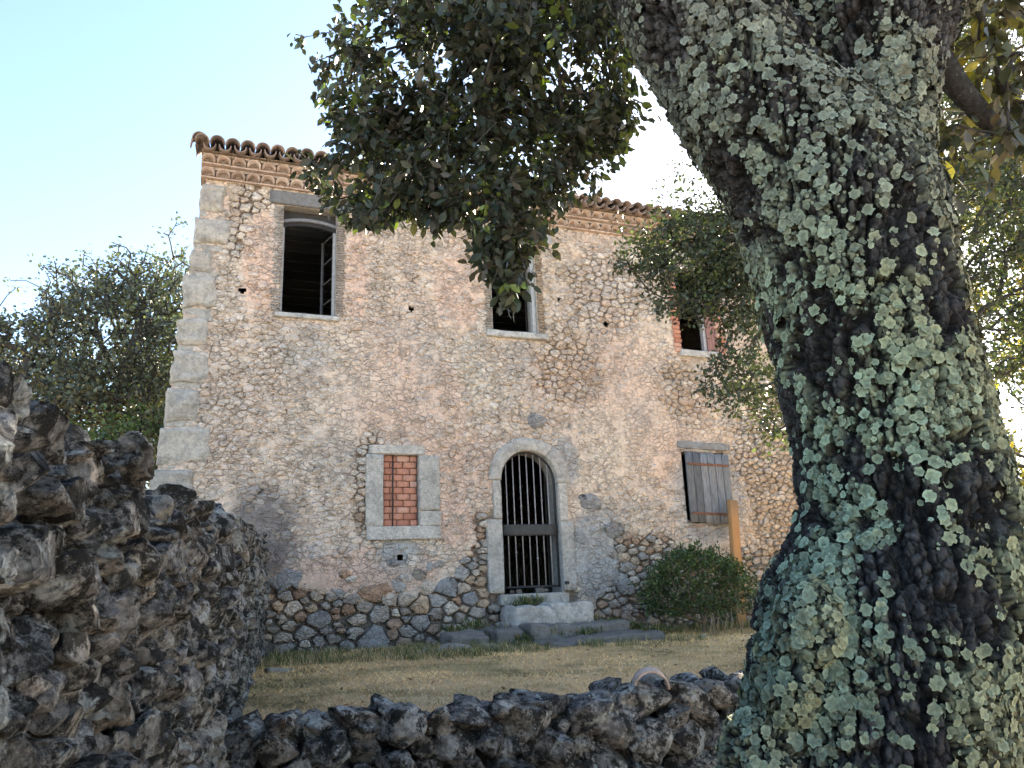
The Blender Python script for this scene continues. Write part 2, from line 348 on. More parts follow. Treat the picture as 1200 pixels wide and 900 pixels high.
def darts(x0, x1, z0, z1, rad, asp, tries, seed, ok=None, var=None):
    rs = np.random.RandomState(seed); cell = .09; G = {}; out = []
    X = rs.uniform(x0, x1, tries); Z = rs.uniform(z0, z1, tries); R = rad(X, Z)*(rs.uniform(.75, 1.3, tries) if var is None else np.sort(rs.uniform(var[0]**.5, var[1]**.5, tries)**2)[::-1]); rmx = R.max(); K = ok(X, Z) if ok is not None else np.ones(tries, bool)
    for x, z, r, k in zip(X.tolist(), Z.tolist(), R.tolist(), K.tolist()):
        if not k: continue
        gi, gj = int(x/cell), int(z*asp/cell); m = int((r if var is None else max(r, .5*(r+rmx)))/cell)+1; bad = False
        for a in range(gi-m, gi+m+1):
            for b in range(gj-m, gj+m+1):
                for (px, pz, pr) in G.get((a, b), ()):
                    if (px-x)**2+((pz-z)*asp)**2 < (.5*(pr+r))**2: bad = True; break
                if bad: break
            if bad: break
        if not bad: G.setdefault((gi, gj), []).append((x, z, r)); out.append((x, z, r))
    return np.array(out)
OC = [(math.cos(t*2*math.pi/9+.2), math.sin(t*2*math.pi/9+.2)) for t in range(9)]
def cells(pts, asp, x0, x1, z0, z1, kn=18, cap=.92):
    P = pts[:, :2]*np.array([1, asp]); res = []
    for s in range(0, len(P), 500):
        d = ((P[s:s+500, None]-P[None])**2).sum(-1); nb = np.argpartition(d, kn, axis=1)[:, :kn+1]
        for q in range(len(d)):
            c = P[s+q]; R8 = pts[s+q, 2]*cap; poly = [(min(max(c[0]+R8*OC[t][0], x0), x1), min(max(c[1]+R8*OC[t][1], z0*asp), z1*asp)) for t in range(9)]
            order = nb[q][np.argsort(d[q][nb[q]])]
            for j in order:
                if j == s+q: continue
                o = P[j]; w_ = pts[s+q, 2]/(pts[s+q, 2]+pts[j, 2]); mx, my = c[0]+(o[0]-c[0])*w_, c[1]+(o[1]-c[1])*w_; nx, ny = o[0]-c[0], o[1]-c[1]
                new = []; L = len(poly); ds = [(a-mx)*nx+(b-my)*ny for a, b in poly]
                if max(ds) <= 0: continue
                for k in range(L):
                    a, b = poly[k], poly[(k+1) % L]; da, db = ds[k], ds[(k+1) % L]
                    if da <= 0: new.append(a)
                    if (da < 0 < db) or (db < 0 < da): t = da/(da-db); new.append((a[0]+(b[0]-a[0])*t, a[1]+(b[1]-a[1])*t))
                poly = new
                if len(poly) < 3: break
            res.append(np.array(poly)/np.array([1, asp]) if len(poly) >= 3 else None)
    return res
STONEC = np.array([[.74, .67, .58], [.65, .60, .53], [.82, .76, .68], [.66, .52, .41], [.60, .57, .54], [.70, .59, .48], [.56, .47, .39]])
LOWC = np.array([[.64, .54, .44], [.48, .44, .40], [.66, .49, .34], [.44, .38, .32], [.50, .32, .21], [.78, .68, .57], [.44, .42, .40]])
def facade_stones():
    def rad(x, z):
        e = sstep(2.25, 1.8, z)*sstep(4.2, 3.9, x); r = .100+.032*fbm(np.stack([x, z, x*0], -1)*1.1, 2, 71)+.07*e+.02*(x > 5.1)*(z < 2.2)+.02*((x > 5.4) & (z > 5.6)); r = r*np.where(z < 2.2, 1+.5*np.clip(fbm(np.stack([x*5, z*5, x*0], -1), 2, 73), -.7, 1), 1); return r
    def ok(x, z): return (x > house_left(z)+.36+.1*np.sin(z*6)) & ~in_rects(x, z, SUR, .02) & (((x-DCX)**2+(z-DCZ)**2 > (DR+.25)**2) | (z < DCZ)) & ~in_rects(x, z, OPEN, .03)
    pts = darts(-.9, HX1, .6, HTOP+.05, rad, 1.42, 60000, 3, ok)
    big = np.array([[.84, 1.93, .42], [6.15, 1.62, .30], [4.75, 4.28, .26], [5.6, 2.95, .34], [5.35, 2.35, .25], [2.1, 1.05, .4], [1.4, 1.35, .28], [3.2, 1.7, .32], [3.55, 1.55, .26], [6.0, 2.5, .3]])
    keep = np.ones(len(pts), bool)
    for b in big: keep &= ((pts[:, 0]-b[0])**2+((pts[:, 1]-b[1])*1.42)**2) > (b[2]*.62)**2
    pts = np.concatenate([big, pts[keep]])
    pol = cells(pts, 1.42, -.9, HX1, .5, HTOP+.12)
    ex = exposed(pts[:, 0], pts[:, 1]); pl = plaster(pts[:, 0], pts[:, 1]); rs = np.random.RandomState(5)
    och = sstep(0, .5, ell(pts[:, 0], pts[:, 1], 5.5, 5.3, 1.0, 1.0))+sstep(0, .5, ell(pts[:, 0], pts[:, 1], 5.25, 6.7, .5, .8))+sstep(0, .5, ell(pts[:, 0], pts[:, 1], 7.6, 5.0, .8, .7))+sstep(0, .6, ell(pts[:, 0], pts[:, 1], 9.2, 2.6, 1.1, 2.))
    wc = wall_colour(pts[:, 0], pts[:, 1]); L = []
    for k, po in enumerate(pol):
        if po is None: continue
        cx, cz = po.mean(0); isbig = k < len(big)
        if pl[k] > .6 and not isbig and rs.rand() < .45: continue
        if rs.rand() < .015 or any((cx-h_[0])**2+(cz-h_[2])**2 < .085**2 for h_ in HOLES): continue
        e = ex[k]; h = rs.uniform(.014, .03)+e*rs.uniform(.0, .03)
        if pl[k] > .4 and not isbig: h = rs.uniform(.026, .044)
        if isbig: h = .05
        # round the corners off, shrink by the joint
        n = len(po); nx = np.roll(po, -1, 0); q = np.empty((2*n, 2)); q[0::2] = po*.85+nx*.15; q[1::2] = po*.15+nx*.85
        size = np.sqrt(max(1e-4, np.ptp(q[:, 0])*np.ptp(q[:, 1])))
        c0 = np.array([cx, cz]); gap = (.004+.012*e)*rs.uniform(.5, 1.5); sc = max(.5, 1-2*gap/size); q = c0+(q-c0)*sc+rs.uniform(-1, 1, q.shape)*size*.07
        ang = rs.uniform(0, 6.28); tilt = rs.uniform(0, .2)*np.array([math.cos(ang), math.sin(ang)])
        for (a, b, c, d) in OPEN:
            mk = (q[:, 0] > a-.01) & (q[:, 0] < b+.01) & (q[:, 1] > c-.01) & (q[:, 1] < d+.01)
            if mk.any(): q[mk, 0] = np.where(q[mk, 0] < (a+b)/2, a-.012, b+.012)
        m = len(q); f = .93-.16*rs.rand(); q2 = c0+(q-c0)*f
        def yy(p, hh): return -(hh+((p-c0)*tilt).sum(-1)+rs.uniform(-1, 1, len(p))*.0035)
        V = np.concatenate([np.stack([q[:, 0], np.full(m, .05), q[:, 1]], 1), np.stack([q[:, 0], yy(q, h*.72), q[:, 1]], 1), np.stack([q2[:, 0], yy(q2, h*.95), q2[:, 1]], 1), [[cx, -h*rs.uniform(.9, 1.1), cz]]])
        Fc = [[a+j, a+(j+1) % m, a+m+(j+1) % m, a+m+j] for a in (0, m) for j in range(m)]+[[2*m+j, 2*m+(j+1) % m, 3*m] for j in range(m)]
        lowz = cz < 2.1 and cx < 4.1; pal = LOWC if lowz or (e > .5 and cz < 3) else STONEC
        c = pal[rs.randint(len(pal))]*rs.uniform(.85, 1.15); o_ = min(1, och[k])*rs.rand()
        c = c*(1-o_)+np.array([.44, .315, .2])*o_
        if not lowz: wgt = .6*(1-e*.8); c = c*(1-wgt)+wc[k]*wgt
        if cz < 1.35 : c = c*.7+np.array([.33, .31, .29])*.3
        if isbig: c = np.array([.36, .36, .36]) if k != 1 else np.array([.38, .36, .34])
        L.append((size, c0, V, Fc, c))
    L.sort(key=lambda t: -t[0]); B = MB()
    for k, (s, c0, V, Fc, c) in enumerate(L):
        if k < 298:
            o = np.array([c0[0], 0, c0[1]]); me = mesh('stone', V-o, Fc, np.broadcast_to(c, (len(V), 3))); child(link('stone', me, MAS, loc=o), fwall)
        else: B.add(V, Fc, c)
    o = child(link('small_stones', B.mesh('small_stones'), MAS), fwall); o['kind'] = 'stuff'
    print('facade stones', len(L))
facade_stones()
def block(name, mat, x0, x1, z0, z1, yf, yb, parent, col, n=5, rnd=.02, amp=.006, freq=7, boss=0, seed=None, rot=0):
    seed = seed if seed is not None else RS.randint(999); sx, sy, sz = x1-x0, yb-yf, z1-z0
    V, Fc = rbox(sx, sy, sz, n, rnd, amp, seed, freq)
    if boss:
        bm = sstep(.93, .80, np.abs(V[:, 0])/(sx/2))*sstep(.9, .74, np.abs(V[:, 2])/(sz/2))*(V[:, 1] < 0); V[:, 1] -= bm*(boss*.8+.5*boss*fbm(V*9+seed, 4, seed, .6))
    if rot: c, s = math.cos(rot), math.sin(rot); V = np.stack([V[:, 0]*c-V[:, 2]*s, V[:, 1], V[:, 0]*s+V[:, 2]*c], 1)
    me = mesh(name, V, Fc, np.broadcast_to(col, (len(V), 3))); o = link(name, me, mat, loc=((x0+x1)/2, (yf+yb)/2, (z0+z1)/2))
    return hp(o) if parent is house else child(o, parent)
GREY = np.array([.60, .57, .52]); PALE = np.array([.68, .67, .64])
def quoins():
    Q = [((228, 214), (262, 250)), ((220, 252), (269, 290)), ((217, 292), (247, 320)), ((210, 322), (251, 363)), ((203, 373), (240, 406)), ((197, 411), (241, 449)), ((190, 454), (232, 495)), ((183, 500), (244, 545)), ((180, 549), (225, 590)), ((176, 594), (240, 640)), ((172, 645), (225, 690)), ((168, 694), (240, 745))]
    for k, (a, b) in enumerate(Q):
        p = fac(*a); q = fac(*b); z1, z0 = p[2], q[2]; zc = (z0+z1)/2; x0 = float(house_left(zc)); x1 = q[0]
        block('quoin_stone', ASH, x0, x1, z0+.008, z1-.005, -.045, .45, house, GREY*RS.uniform(.92, 1.08)*np.array([1.02, 1, .97]), 18, .035, .045, 9, .03, rot=RS.uniform(-.02, .02))
        if k+1 < len(Q):
            zn = fac(*Q[k+1][0])[2]
            if z0-zn > .05: block('quoin_stone', ASH, x0+.01, x0+.4, zn+.004, z0+.004, -.012, .4, house, GREY*.95, 10, .02, .03)
quoins()
def bodywork():
    B = MB()
    def box(x0, x1, y0, y1, z0, z1, col):
        V = [(x, y, z) for x in (x0, x1) for y in (y0, y1) for z in (z0, z1)]
        B.add(V, [[0, 1, 3, 2], [4, 6, 7, 5], [0, 4, 5, 1], [2, 3, 7, 6], [0, 2, 6, 4], [1, 5, 7, 3]], col)
    c = (.38, .34, .29)
    box(-.52, HX1, 7.0, 7.4, .5, 7.85, c); hp(link('back_wall', B.mesh('back_wall', False), MAS))
    B = MB(); V = np.array([(-.78, .42, .5), (-.78, 7.4, .5), (-.52, 7.4, 7.85), (-.46, .42, 7.85), (-.35, .42, .5), (-.35, 7.0, .5), (-.2, 7.0, 7.85), (-.1, .42, 7.85)])
    B.add(V, [[0, 3, 2, 1], [4, 5, 6, 7], [3, 7, 6, 2], [0, 4, 7, 3]], c); hp(link('side_wall', B.mesh('side_wall', False), MAS))
    B = MB(); box(HX1-.35, HX1-.003, .003, 7.0, .5, 7.85, c); hp(link('side_wall', B.mesh('side_wall', False), MAS))
    # inner face of the front wall, in pieces round the openings (very dark plaster)
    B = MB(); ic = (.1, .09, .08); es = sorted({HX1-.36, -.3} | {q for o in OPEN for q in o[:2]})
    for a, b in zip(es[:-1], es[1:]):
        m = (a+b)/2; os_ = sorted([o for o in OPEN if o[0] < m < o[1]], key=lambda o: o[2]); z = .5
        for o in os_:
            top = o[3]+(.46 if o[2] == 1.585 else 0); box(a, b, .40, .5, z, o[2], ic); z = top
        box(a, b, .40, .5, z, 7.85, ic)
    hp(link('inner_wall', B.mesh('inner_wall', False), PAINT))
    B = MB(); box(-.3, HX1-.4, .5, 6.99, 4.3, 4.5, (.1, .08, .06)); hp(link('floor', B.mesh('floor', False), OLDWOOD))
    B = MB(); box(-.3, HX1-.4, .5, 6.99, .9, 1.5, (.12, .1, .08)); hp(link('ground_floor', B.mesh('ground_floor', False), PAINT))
    cl = None
    B = MB()
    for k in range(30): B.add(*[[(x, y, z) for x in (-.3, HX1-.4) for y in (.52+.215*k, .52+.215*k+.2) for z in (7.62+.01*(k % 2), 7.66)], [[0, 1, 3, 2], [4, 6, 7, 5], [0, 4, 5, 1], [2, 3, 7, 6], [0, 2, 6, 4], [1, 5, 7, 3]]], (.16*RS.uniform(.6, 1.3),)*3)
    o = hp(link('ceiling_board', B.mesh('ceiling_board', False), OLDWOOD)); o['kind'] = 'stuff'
    # reveals: thickness of the front wall at every opening
    for k, (a, b, c_, d) in enumerate(OPEN):
        B = MB(); col = (.42, .40, .37) if k < 3 else (.36, .35, .33)
        for (xa, xb) in ((a-.06, a), (b, b+.06)): box(xa, xb, .012, .45, c_, d, col)
        box(a-.06, b+.06, .012, .45, c_-.05, c_, col)
        if k != 4: box(a-.06, b+.06, .012, .45, d, d+.05, col)
        hp(link('reveal', B.mesh('reveal', False), PAINT))
bodywork()
# ------------------------------------------------------------------ eaves: two rows of canal tiles set in mortar, then the roof tiles
def canal(r0, r1, ln, th=.013, seg=9, span=math.pi):
    V = []; 
    for (y, r) in ((0, r0), (ln, r1)):
        for rr in (r, r-th):
            for k in range(seg+1):
                a = math.pi/2-span/2+span*k/seg; V.append((rr*math.cos(a), y, rr*math.sin(a)))
    n = seg+1; Fc = []
    for k in range(seg):
        Fc += [[k, k+1, n+k+1, n+k], [2*n+k, 3*n+k, 3*n+k+1, 2*n+k+1], [k, 2*n+k, 2*n+k+1, k+1], [n+k, n+k+1, 3*n+k+1, 3*n+k]]
    Fc += [[0, n, 3*n, 2*n], [seg, 2*n+seg, 3*n+seg, n+seg]]
    return np.array(V), Fc
def slab(x0, x1, y0, y1, z0, z1, name, mat, parent, col, n=1):
    V = [(x, y, z) for x in (x0, x1) for y in (y0, y1) for z in (z0, z1)]
    me = mesh(name, V, [[0, 1, 3, 2], [4, 6, 7, 5], [0, 4, 5, 1], [2, 3, 7, 6], [0, 2, 6, 4], [1, 5, 7, 3]], np.broadcast_to(col, (8, 3)), False)
    o = link(name, me, mat); return hp(o) if parent is house else child(o, parent)
def eaves():
    x0, x1 = -.5, HX1+.05; core = slab(x0+.04, x1, -.035, .5, 7.80, 8.18, 'cornice', MAS, house, (.5, .40, .32))
    me = mesh('flat_tile', *rbox(.40, .3, .024, 2, .005, .002, 1), smooth=False); nx = int((x1-x0)/.405)+1
    vt, ft = canal(.098, .085, .34); arch = mesh('cornice_tile', vt, ft)
    for (zb, yf, zr, yr) in ((7.795, -.075, 7.833, -.155), (7.965, -.175, 8.003, -.255)):
        for k in range(nx): child(link('flat_tile', me, TILE, loc=(x0+.2+k*.405, yf+.15+RS.uniform(-.006, .006), zb+.017), rot=(RS.uniform(-.01, .01), 0, RS.uniform(-.01, .01))), core)
        k = 0; x = x0+.1
        while x < x1-.05:
            child(link('cornice_tile', arch, TILE, loc=(x, yr+RS.uniform(-.008, .008), zr+.002), rot=(.0, RS.uniform(-.03, .03), RS.uniform(-.03, .03))), core); x += .215; k += 1
        slab(x0+.03, x1, yr+.11, .45, zb+.036, zb+.15, 'mortar_fill', MAS, core, (.42, .33, .27))  # arch mouths: their shade put into this darker fill colour
        slab(x0+.02, x1, yr+.05, .45, zb+.134, zb+.169, 'mortar_fill', MAS, core, (.72, .58, .48))
    # roof
    roof = slab(x0, x1, -.24, .4, 8.145, 8.16, 'roof', MAS, house, (.4, .32, .25)); sl_ = math.radians(17)
    V = np.array([(x0, -.2, 8.163), (x1, -.2, 8.163), (x1, 3.7, 8.163+3.9*math.tan(sl_)), (x0, 3.7, 8.163+3.9*math.tan(sl_)), (x1, 7.6, 8.163), (x0, 7.6, 8.163), (x0, 0, 8.1), (x1, 0, 8.1), (x0, 7.4, 8.1), (x1, 7.4, 8.1)])
    child(link('roof_deck', mesh('roof_deck', V, [[0, 1, 2, 3], [3, 2, 4, 5], [0, 3, 5], [1, 4, 2], [0, 5, 4, 1]], np.full((10, 3), .3), False), OLDWOOD), roof)
    vc, fc = canal(.107, .088, .46, .014); cover = mesh('cover_tile', vc, fc); vb, fb = canal(.088, .104, .46, .013); vb[:, 2] *= -1; fb = [f[::-1] for f in fb]; chan = mesh('channel_tile', vb, fb)
    for row in range(3):
        x = x0+.0; k = 0
        while x < x1:
            y = -.43+row*.36; z = 8.135+(y+.43)*math.tan(sl_)+row*.012
            sag = .012*math.sin(x*1.7)+RS.uniform(-.006, .006)
            child(link('channel_tile', chan, OTILE, loc=(x+.107, y+.02+RS.uniform(-.012, .012), z+.062+sag), rot=(sl_, 0, RS.uniform(-.03, .03))), roof)
            child(link('cover_tile', cover, OTILE, loc=(x, y+RS.uniform(-.02, .02), z+.062+sag), rot=(sl_, RS.uniform(-.05, .05), RS.uniform(-.05, .05))), roof)
            x += .2145
    # upturned tile closing the left verge
    child(link('verge_tile', cover, OTILE, loc=(x0-.03, -.45, 8.2), rot=(sl_, -.5, 0)), roof)
eaves()
# ------------------------------------------------------------------ windows
def bar(B, a, b, wx, wy, col):
    """square bar between two points"""
    V, Fc = tube([a, b], max(wx, wy)*.7071, 4); B.add(V, Fc, col)
def cuboid(B, x0, x1, y0, y1, z0, z1, col):
    V = [(x, y, z) for x in (x0, x1) for y in (y0, y1) for z in (z0, z1)]; B.add(V, [[0, 1, 3, 2], [4, 6, 7, 5], [0, 4, 5, 1], [2, 3, 7, 6], [0, 2, 6, 4], [1, 5, 7, 3]], col)
def jambs(parent, x, wdt, z0, z1, side, col, h=.042, mat=MAS, nm='jamb_bricks', y=-.035):
    B = MB(); z = z0
    while z < z1-h*.5:
        ww = wdt*RS.uniform(.8, 1.12); a, b = (x-ww, x) if side < 0 else (x, x+ww); V, Fc = rbox(b-a, .1, h-.009, 2, .008, .003, RS.randint(99)); B.add(V+[(a+b)/2, y+.05+RS.uniform(-.006, .006), z+h/2], Fc, np.array(col)*RS.uniform(.85, 1.12)); z += h
    o = child(link(nm, B.mesh(nm), mat), parent); o['kind'] = 'stuff'; return o
def win_upper_left():
    a, b, c, d = OPEN[0]; B = MB(); fc = (.42, .43, .44)
    cuboid(B, a+.003, a+.03, .11, .17, c, 7.34, fc); cuboid(B, b-.04, b-.003, .11, .17, c, 7.34, fc)
    n = 12                                          # segmental head board; recess shade put into its near-black backing
    for k in range(n):
        x0 = a+(b-a)*k/n; x1 = a+(b-a)*(k+1)/n; f = lambda x: 7.25-.06*((x-(a+b)/2)/((b-a)/2))**2+.03
        V = [(x0, .10, f(x0)), (x1, .10, f(x1)), (x1, .10, 7.36), (x0, .10, 7.36), (x0, .17, f(x0)), (x1, .17, f(x1)), (x1, .17, 7.36), (x0, .17, 7.36)]
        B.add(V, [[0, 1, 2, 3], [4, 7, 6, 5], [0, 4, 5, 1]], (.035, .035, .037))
        V = [(x0, .06, f(x0)+.06), (x1, .06, f(x1)+.06), (x1, .06, f(x1)+.11), (x0, .06, f(x0)+.11), (x0, .12, f(x0)+.06), (x1, .12, f(x1)+.06), (x1, .12, f(x1)+.11), (x0, .12, f(x0)+.11)]
        B.add(V, [[0, 1, 2, 3], [3, 2, 6, 7], [0, 4, 5, 1]], (.2, .2, .21))
    cuboid(B, a+.003, b-.003, .16, .2, 7.34, 7.53, (.05, .05, .05))  # near-black panel under the lintel, shade of the recess painted in
    w_ = hp(link('window', B.mesh('window', False), PAINT))
    block('lintel', ASH, .50, 1.95, 7.545, 7.76, -.05, .3, w_, np.array([.24, .245, .255]), 6, .01, .006)
    block('sill', ASH, .64, 1.60, 5.69, 5.768, -.07, .3, w_, PALE, 7, .02, .01)
    jambs(w_, a, .14, c, 7.5, -1, (.44, .42, .39)); jambs(w_, b, .13, c, 7.5, 1, (.43, .38, .34))
    # open casement swung into the room, seen nearly edge on: stiles, rails, glazing bars, panes
    B = MB(); col = (.13, .135, .15); x = b-.02; dx = -.12
    def P(t, z): return (x+dx*t, .17+.42*t, z)
    for t0 in (0., 1.): bar(B, P(t0, c+.04), P(t0, 7.26), .03, .03, col)
    for z in (c+.06, 6.15, 6.5, 6.85, 7.24): bar(B, P(0, z), P(1, z), .02, .02, col)
    s = child(link('casement', B.mesh('casement', False), PAINT), w_)
win_upper_left()
def win_upper_mid():
    a, b, c, d = OPEN[1]; B = MB(); fc = (.5, .51, .51)
    cuboid(B, a+.003, a+.035, .06, .14, c, d-.004, fc); cuboid(B, b-.06, b-.003, .05, .14, c, d-.004, fc); cuboid(B, a+.04, b-.065, .06, .14, d-.07, d-.004, fc)
    w_ = hp(link('window', B.mesh('window', False), PAINT))
    block('lintel', WOOD, 3.95, 5.22, 7.43, 7.62, -.06, .25, w_, np.array([.42, .43, .44]), 6, .02, .012)
    block('sill', ASH, 3.96, 5.06, 5.655, 5.768, -.08, .3, w_, PALE*.97, 8, .02, .012)
    jambs(w_, a, .12, c, 7.42, -1, (.43, .39, .34), .045); jambs(w_, b+.012, .12, c, 7.42, 1, (.42, .33, .24), .05)
win_upper_mid()
def win_upper_right():
    a, b, c, d = OPEN[2]; B = MB(); fc = (.42, .41, .42)
    cuboid(B, 8.2, 8.26, .03, .11, c, d-.004, fc); cuboid(B, a+.003, 8.2, .03, .11, d-.07, d-.004, fc)
    w_ = hp(link('window', B.mesh('window', False), PAINT))
    B = MB()
    for k in range(2): cuboid(B, 8.265+.1*k, 8.36+.1*k, .0+.01*k, .03+.01*k, c+.02, d-.02, (.30, .17, .15))
    s = child(link('shutter', B.mesh('shutter', False), WOOD), w_); s['label'] = 'faded reddish wooden shutter leaf'
    block('sill', ASH, 7.62, 8.5, 5.57, 5.698, -.08, .3, w_, PALE, 8, .02, .012)
    block('lintel', ASH, 7.5, 8.6, 7.43, 7.6, -.05, .3, w_, GREY, 6, .02, .01)
    bm = mesh('brick', *rbox(.15, .2, .075, 3, .012, .005, 3)); 
    for side in (-1, 1):
        z = c-.05; k = 0
        while z < 7.4:
            x = (a-.05-.02*(k % 2)) if side < 0 else (b+.05+.03*(k % 2)); child(link('brick', bm, BRICK, loc=(x+RS.uniform(-.01, .01), .04, z+.04), rot=(0, RS.uniform(-.03, .03), RS.uniform(-.04, .04))), w_); z += .085; k += 1
win_upper_right()
def win_lower_left():
    a, b, c, d = OPEN[3]; w_ = slab(a+.003, b-.003, .09, .2, c+.002, d-.002, 'window', MAS, house, (.42, .34, .29))
    block('lintel', ASH, 2.05, 2.90, 3.665, 3.80, -.055, .3, w_, GREY*1.12, 8, .012, .008)
    block('jamb', ASH, 2.01, 2.268, 2.60, 3.66, -.06, .3, w_, GREY*1.05, 10, .012, .008); block('jamb', ASH, 2.803, 3.12, 2.83, 3.66, -.062, .3, w_, GREY*.97, 10, .012, .01)
    block('jamb', ASH, 2.805, 3.13, 2.61, 2.825, -.058, .3, w_, GREY*1.1, 8, .012, .006); block('sill', ASH, 2.03, 3.12, 2.41, 2.605, -.075, .3, w_, GREY*1.1, 10, .012, .01)
    bm = mesh('brick', *rbox(.196, .08, .088, 3, .008, .003, 3)); hb = mesh('brick', *rbox(.094, .08, .088, 3, .008, .003, 5)); z = c+.047; r = 0
    while z < d-.03:
        x = a+.006; first = r % 2
        while x < b-.03:
            hw = .094 if (first and x < a+.01) else .196; ww = min(hw, b-.006-x)
            if ww > .03: o = child(link('brick', hb if hw < .1 else bm, BRICK, loc=(x+ww/2, .082+RS.uniform(-.004, .003), z), rot=(0, 0, 0)), w_); o.scale.x = ww/hw
            x += hw+.008
        z += .0955; r += 1
    V, Fc = tube([(2.415, .02, c+.003), (2.42, .02, d-.003)], .011, 8); me = mesh('iron_rod', V, Fc, np.full((len(V), 3), .03)); child(link('iron_rod', me, IRON), w_)
win_lower_left()
def door():
    sx = 4.58; dr = block('door_threshold', ASH, 4.0, 5.12, 1.42, 1.58, -.12, .42, house, GREY*.92, 10, .02, .01)
    def arch(t0, t1, r0, r1, col, name='arch_stone', wob=.012):
        n = 14; V = []; rs = RS.randint(99)
        for k in range(n+1):
            t = t0+(t1-t0)*k/n
            for (r, y) in ((r0, .38), (r0, -.05), (r0+.02, -.062), ((r0+r1)/2, -.066), (r1-.02+wob*math.sin(t*5+rs), -.06), (r1+wob*math.sin(t*5+rs), -.03), (r1, .1)): V.append((DCX+r*math.cos(t), y+RS.uniform(-.002, .002), DCZ+r*math.sin(t)))
        Fc = [[k*7+j, k*7+7+j, k*7+8+j, k*7+1+j] for k in range(n) for j in range(6)]+[list(range(7)), [n*7+j for j in range(7)][::-1]]
        me = mesh(name, V, Fc, np.broadcast_to(col, (len(V), 3))); return child(link(name, me, ASH), dr_)
    dr_ = block('door_frame', ASH, 3.84, 4.095, 1.60, 2.70, -.062, .4, house, GREY*.98, 12, .015, .012)
    # the frame block is the left lower jamb; the rest hang from it
    dr_.matrix_parent_inverse = hm; base = dr_.location.copy()
    def sub(o): o.matrix_parent_inverse = Matrix.Translation(-Vector(base)); return o
    for o in [arch(2.0, math.pi, DR, DR+.2, GREY*1.0), arch(.9, 1.992, DR, DR+.215, GREY*1.04), arch(-.06, .892, DR, DR+.235, GREY*.98)]: sub(o)
    for (x0, x1, z0, z1, c) in ((3.965, 4.095, 2.705, 3.295, 1.08), (5.065, 5.21, 2.66, 3.26, 1.15), (5.065, 5.29, 1.60, 2.655, .95)): sub(block('jamb', ASH, x0, x1, z0, z1, -.06, .4, dr_, GREY*c, 10, .015, .012))
    # iron gate
    B = MB(); Yg = .06; ic = (.035, .035, .038); R_ = DR-.02; pts = [(DCX+.0-R_, Yg, 1.66)]+[(DCX+R_*math.cos(t), Yg, DCZ+R_*math.sin(t)) for t in np.linspace(math.pi, 0, 22)]+[(DCX+R_, Yg, 1.66)]
    V, Fc = tube(pts, .016, 6); B.add(V, Fc, ic); V, Fc = tube([(DCX-R_, Yg, 1.68), (DCX+R_, Yg, 1.68)], .017, 6); B.add(V, Fc, ic)
    g = hp(link('iron_gate', B.mesh('iron_gate'), IRON)); 
    for k in range(8):
        x = DCX-R_+.118*(k+1)-.02
        if x > DCX+R_-.03: break
        top = DCZ+math.sqrt(max(0, R_**2-(x-DCX)**2)); B = MB(); V, Fc = tube([(x, Yg, 1.685), (x, Yg, top-.01)], .0095, 6); B.add(V, Fc, (.30, .28, .27))
        if k % 3 == 2 or k % 3 == 1:
            zc = 2.9+.1*(k % 2); V, Fc = rbox(.034, .034, .035, 3, .012); B.add(V+[x, Yg, zc-(0 if k % 3 == 2 else .8)], Fc, (.25, .23, .22))
        child(link('bar', B.mesh('bar'), IRON), g)
    V, Fc = rbox(2*R_-.01, .035, .17, 4, .006, .003, 4, 20); me = mesh('lock_plate', V, Fc, np.full((len(V), 3), .045)); child(link('lock_plate', me, IRON, loc=(DCX, Yg-.03, 2.535)), g)
    V, Fc = rbox(.06, .07, .05, 3, .015); child(link('bolt', mesh('bolt', V, Fc, np.full((len(V), 3), .05)), IRON, loc=(5.10, -.09, 1.72)), g)
    # old plaster edge and dusty sill rubble inside the doorway
    B = MB()
    for (x, s) in ((4.42, .06), (4.75, .09), (4.86, .05), (4.3, .045)): V, Fc = rbox(s*1.5, s, s, 4, s*.3, s*.2, int(x*10)); B.add(V+[x, .2, 1.62], Fc, (.3, .29, .27))
    o = hp(link('rubble', B.mesh('rubble'), MAS)); o['kind'] = 'stuff'
door()
def shutter_window():
    a, b, c, d = OPEN[5]; fr = block('window', ASH, 7.36, 8.44, 3.87, 4.0, -.06, .3, house, np.array([.33, .34, .35]), 8, .02, .014, rot=-.03); base = Vector(fr.location)
    def sub(o): o.matrix_parent_inverse = Matrix.Translation(-base); return o
    s0 = MB(); cuboid(s0, 0, .01, 0, .01, 0, .01, (.2, .2, .2)); n = 6; L = math.radians(3.2)
    sroot = None; w_ = .85/n
    for k in range(n):
        V, Fc = rbox(w_-.008, .028, 1.20+RS.uniform(-.015, .015), 4, .004, .002, k, 20); c_ = np.array([.19, .20, .215])*RS.uniform(.6, 1.25)
        if k == 0: sroot = hp(link('shutter', mesh('shutter', V, Fc, np.broadcast_to(c_, (len(V), 3))), WOOD, loc=(7.455+w_/2+.0, -.085, 3.22), rot=(0, L*.3, math.radians(-4)))); sroot['label'] = 'weathered grey plank shutter with rusty straps'
        else: child(link('plank', mesh('plank', V, Fc, np.broadcast_to(c_, (len(V), 3))), WOOD, loc=(w_*k, 0, -.012*k*.6), rot=(0, 0, 0)), sroot)
    for z in (.40, -.44):
        V, Fc = rbox(.80, .012, .04, 3, .003, .002, 3, 30); child(link('hinge_strap', mesh('hinge_strap', V, Fc, np.broadcast_to((.16, .07, .04), (len(V), 3))), IRON, loc=(.35, -.022, z-.02), rot=(0, .03, 0)), sroot)
    block('sill', MAS, 7.42, 8.35, 2.53, 2.59, -.03, .3, fr, (.45, .33, .26), 6, .012, .008).matrix_parent_inverse = Matrix.Translation(-base)
shutter_window()
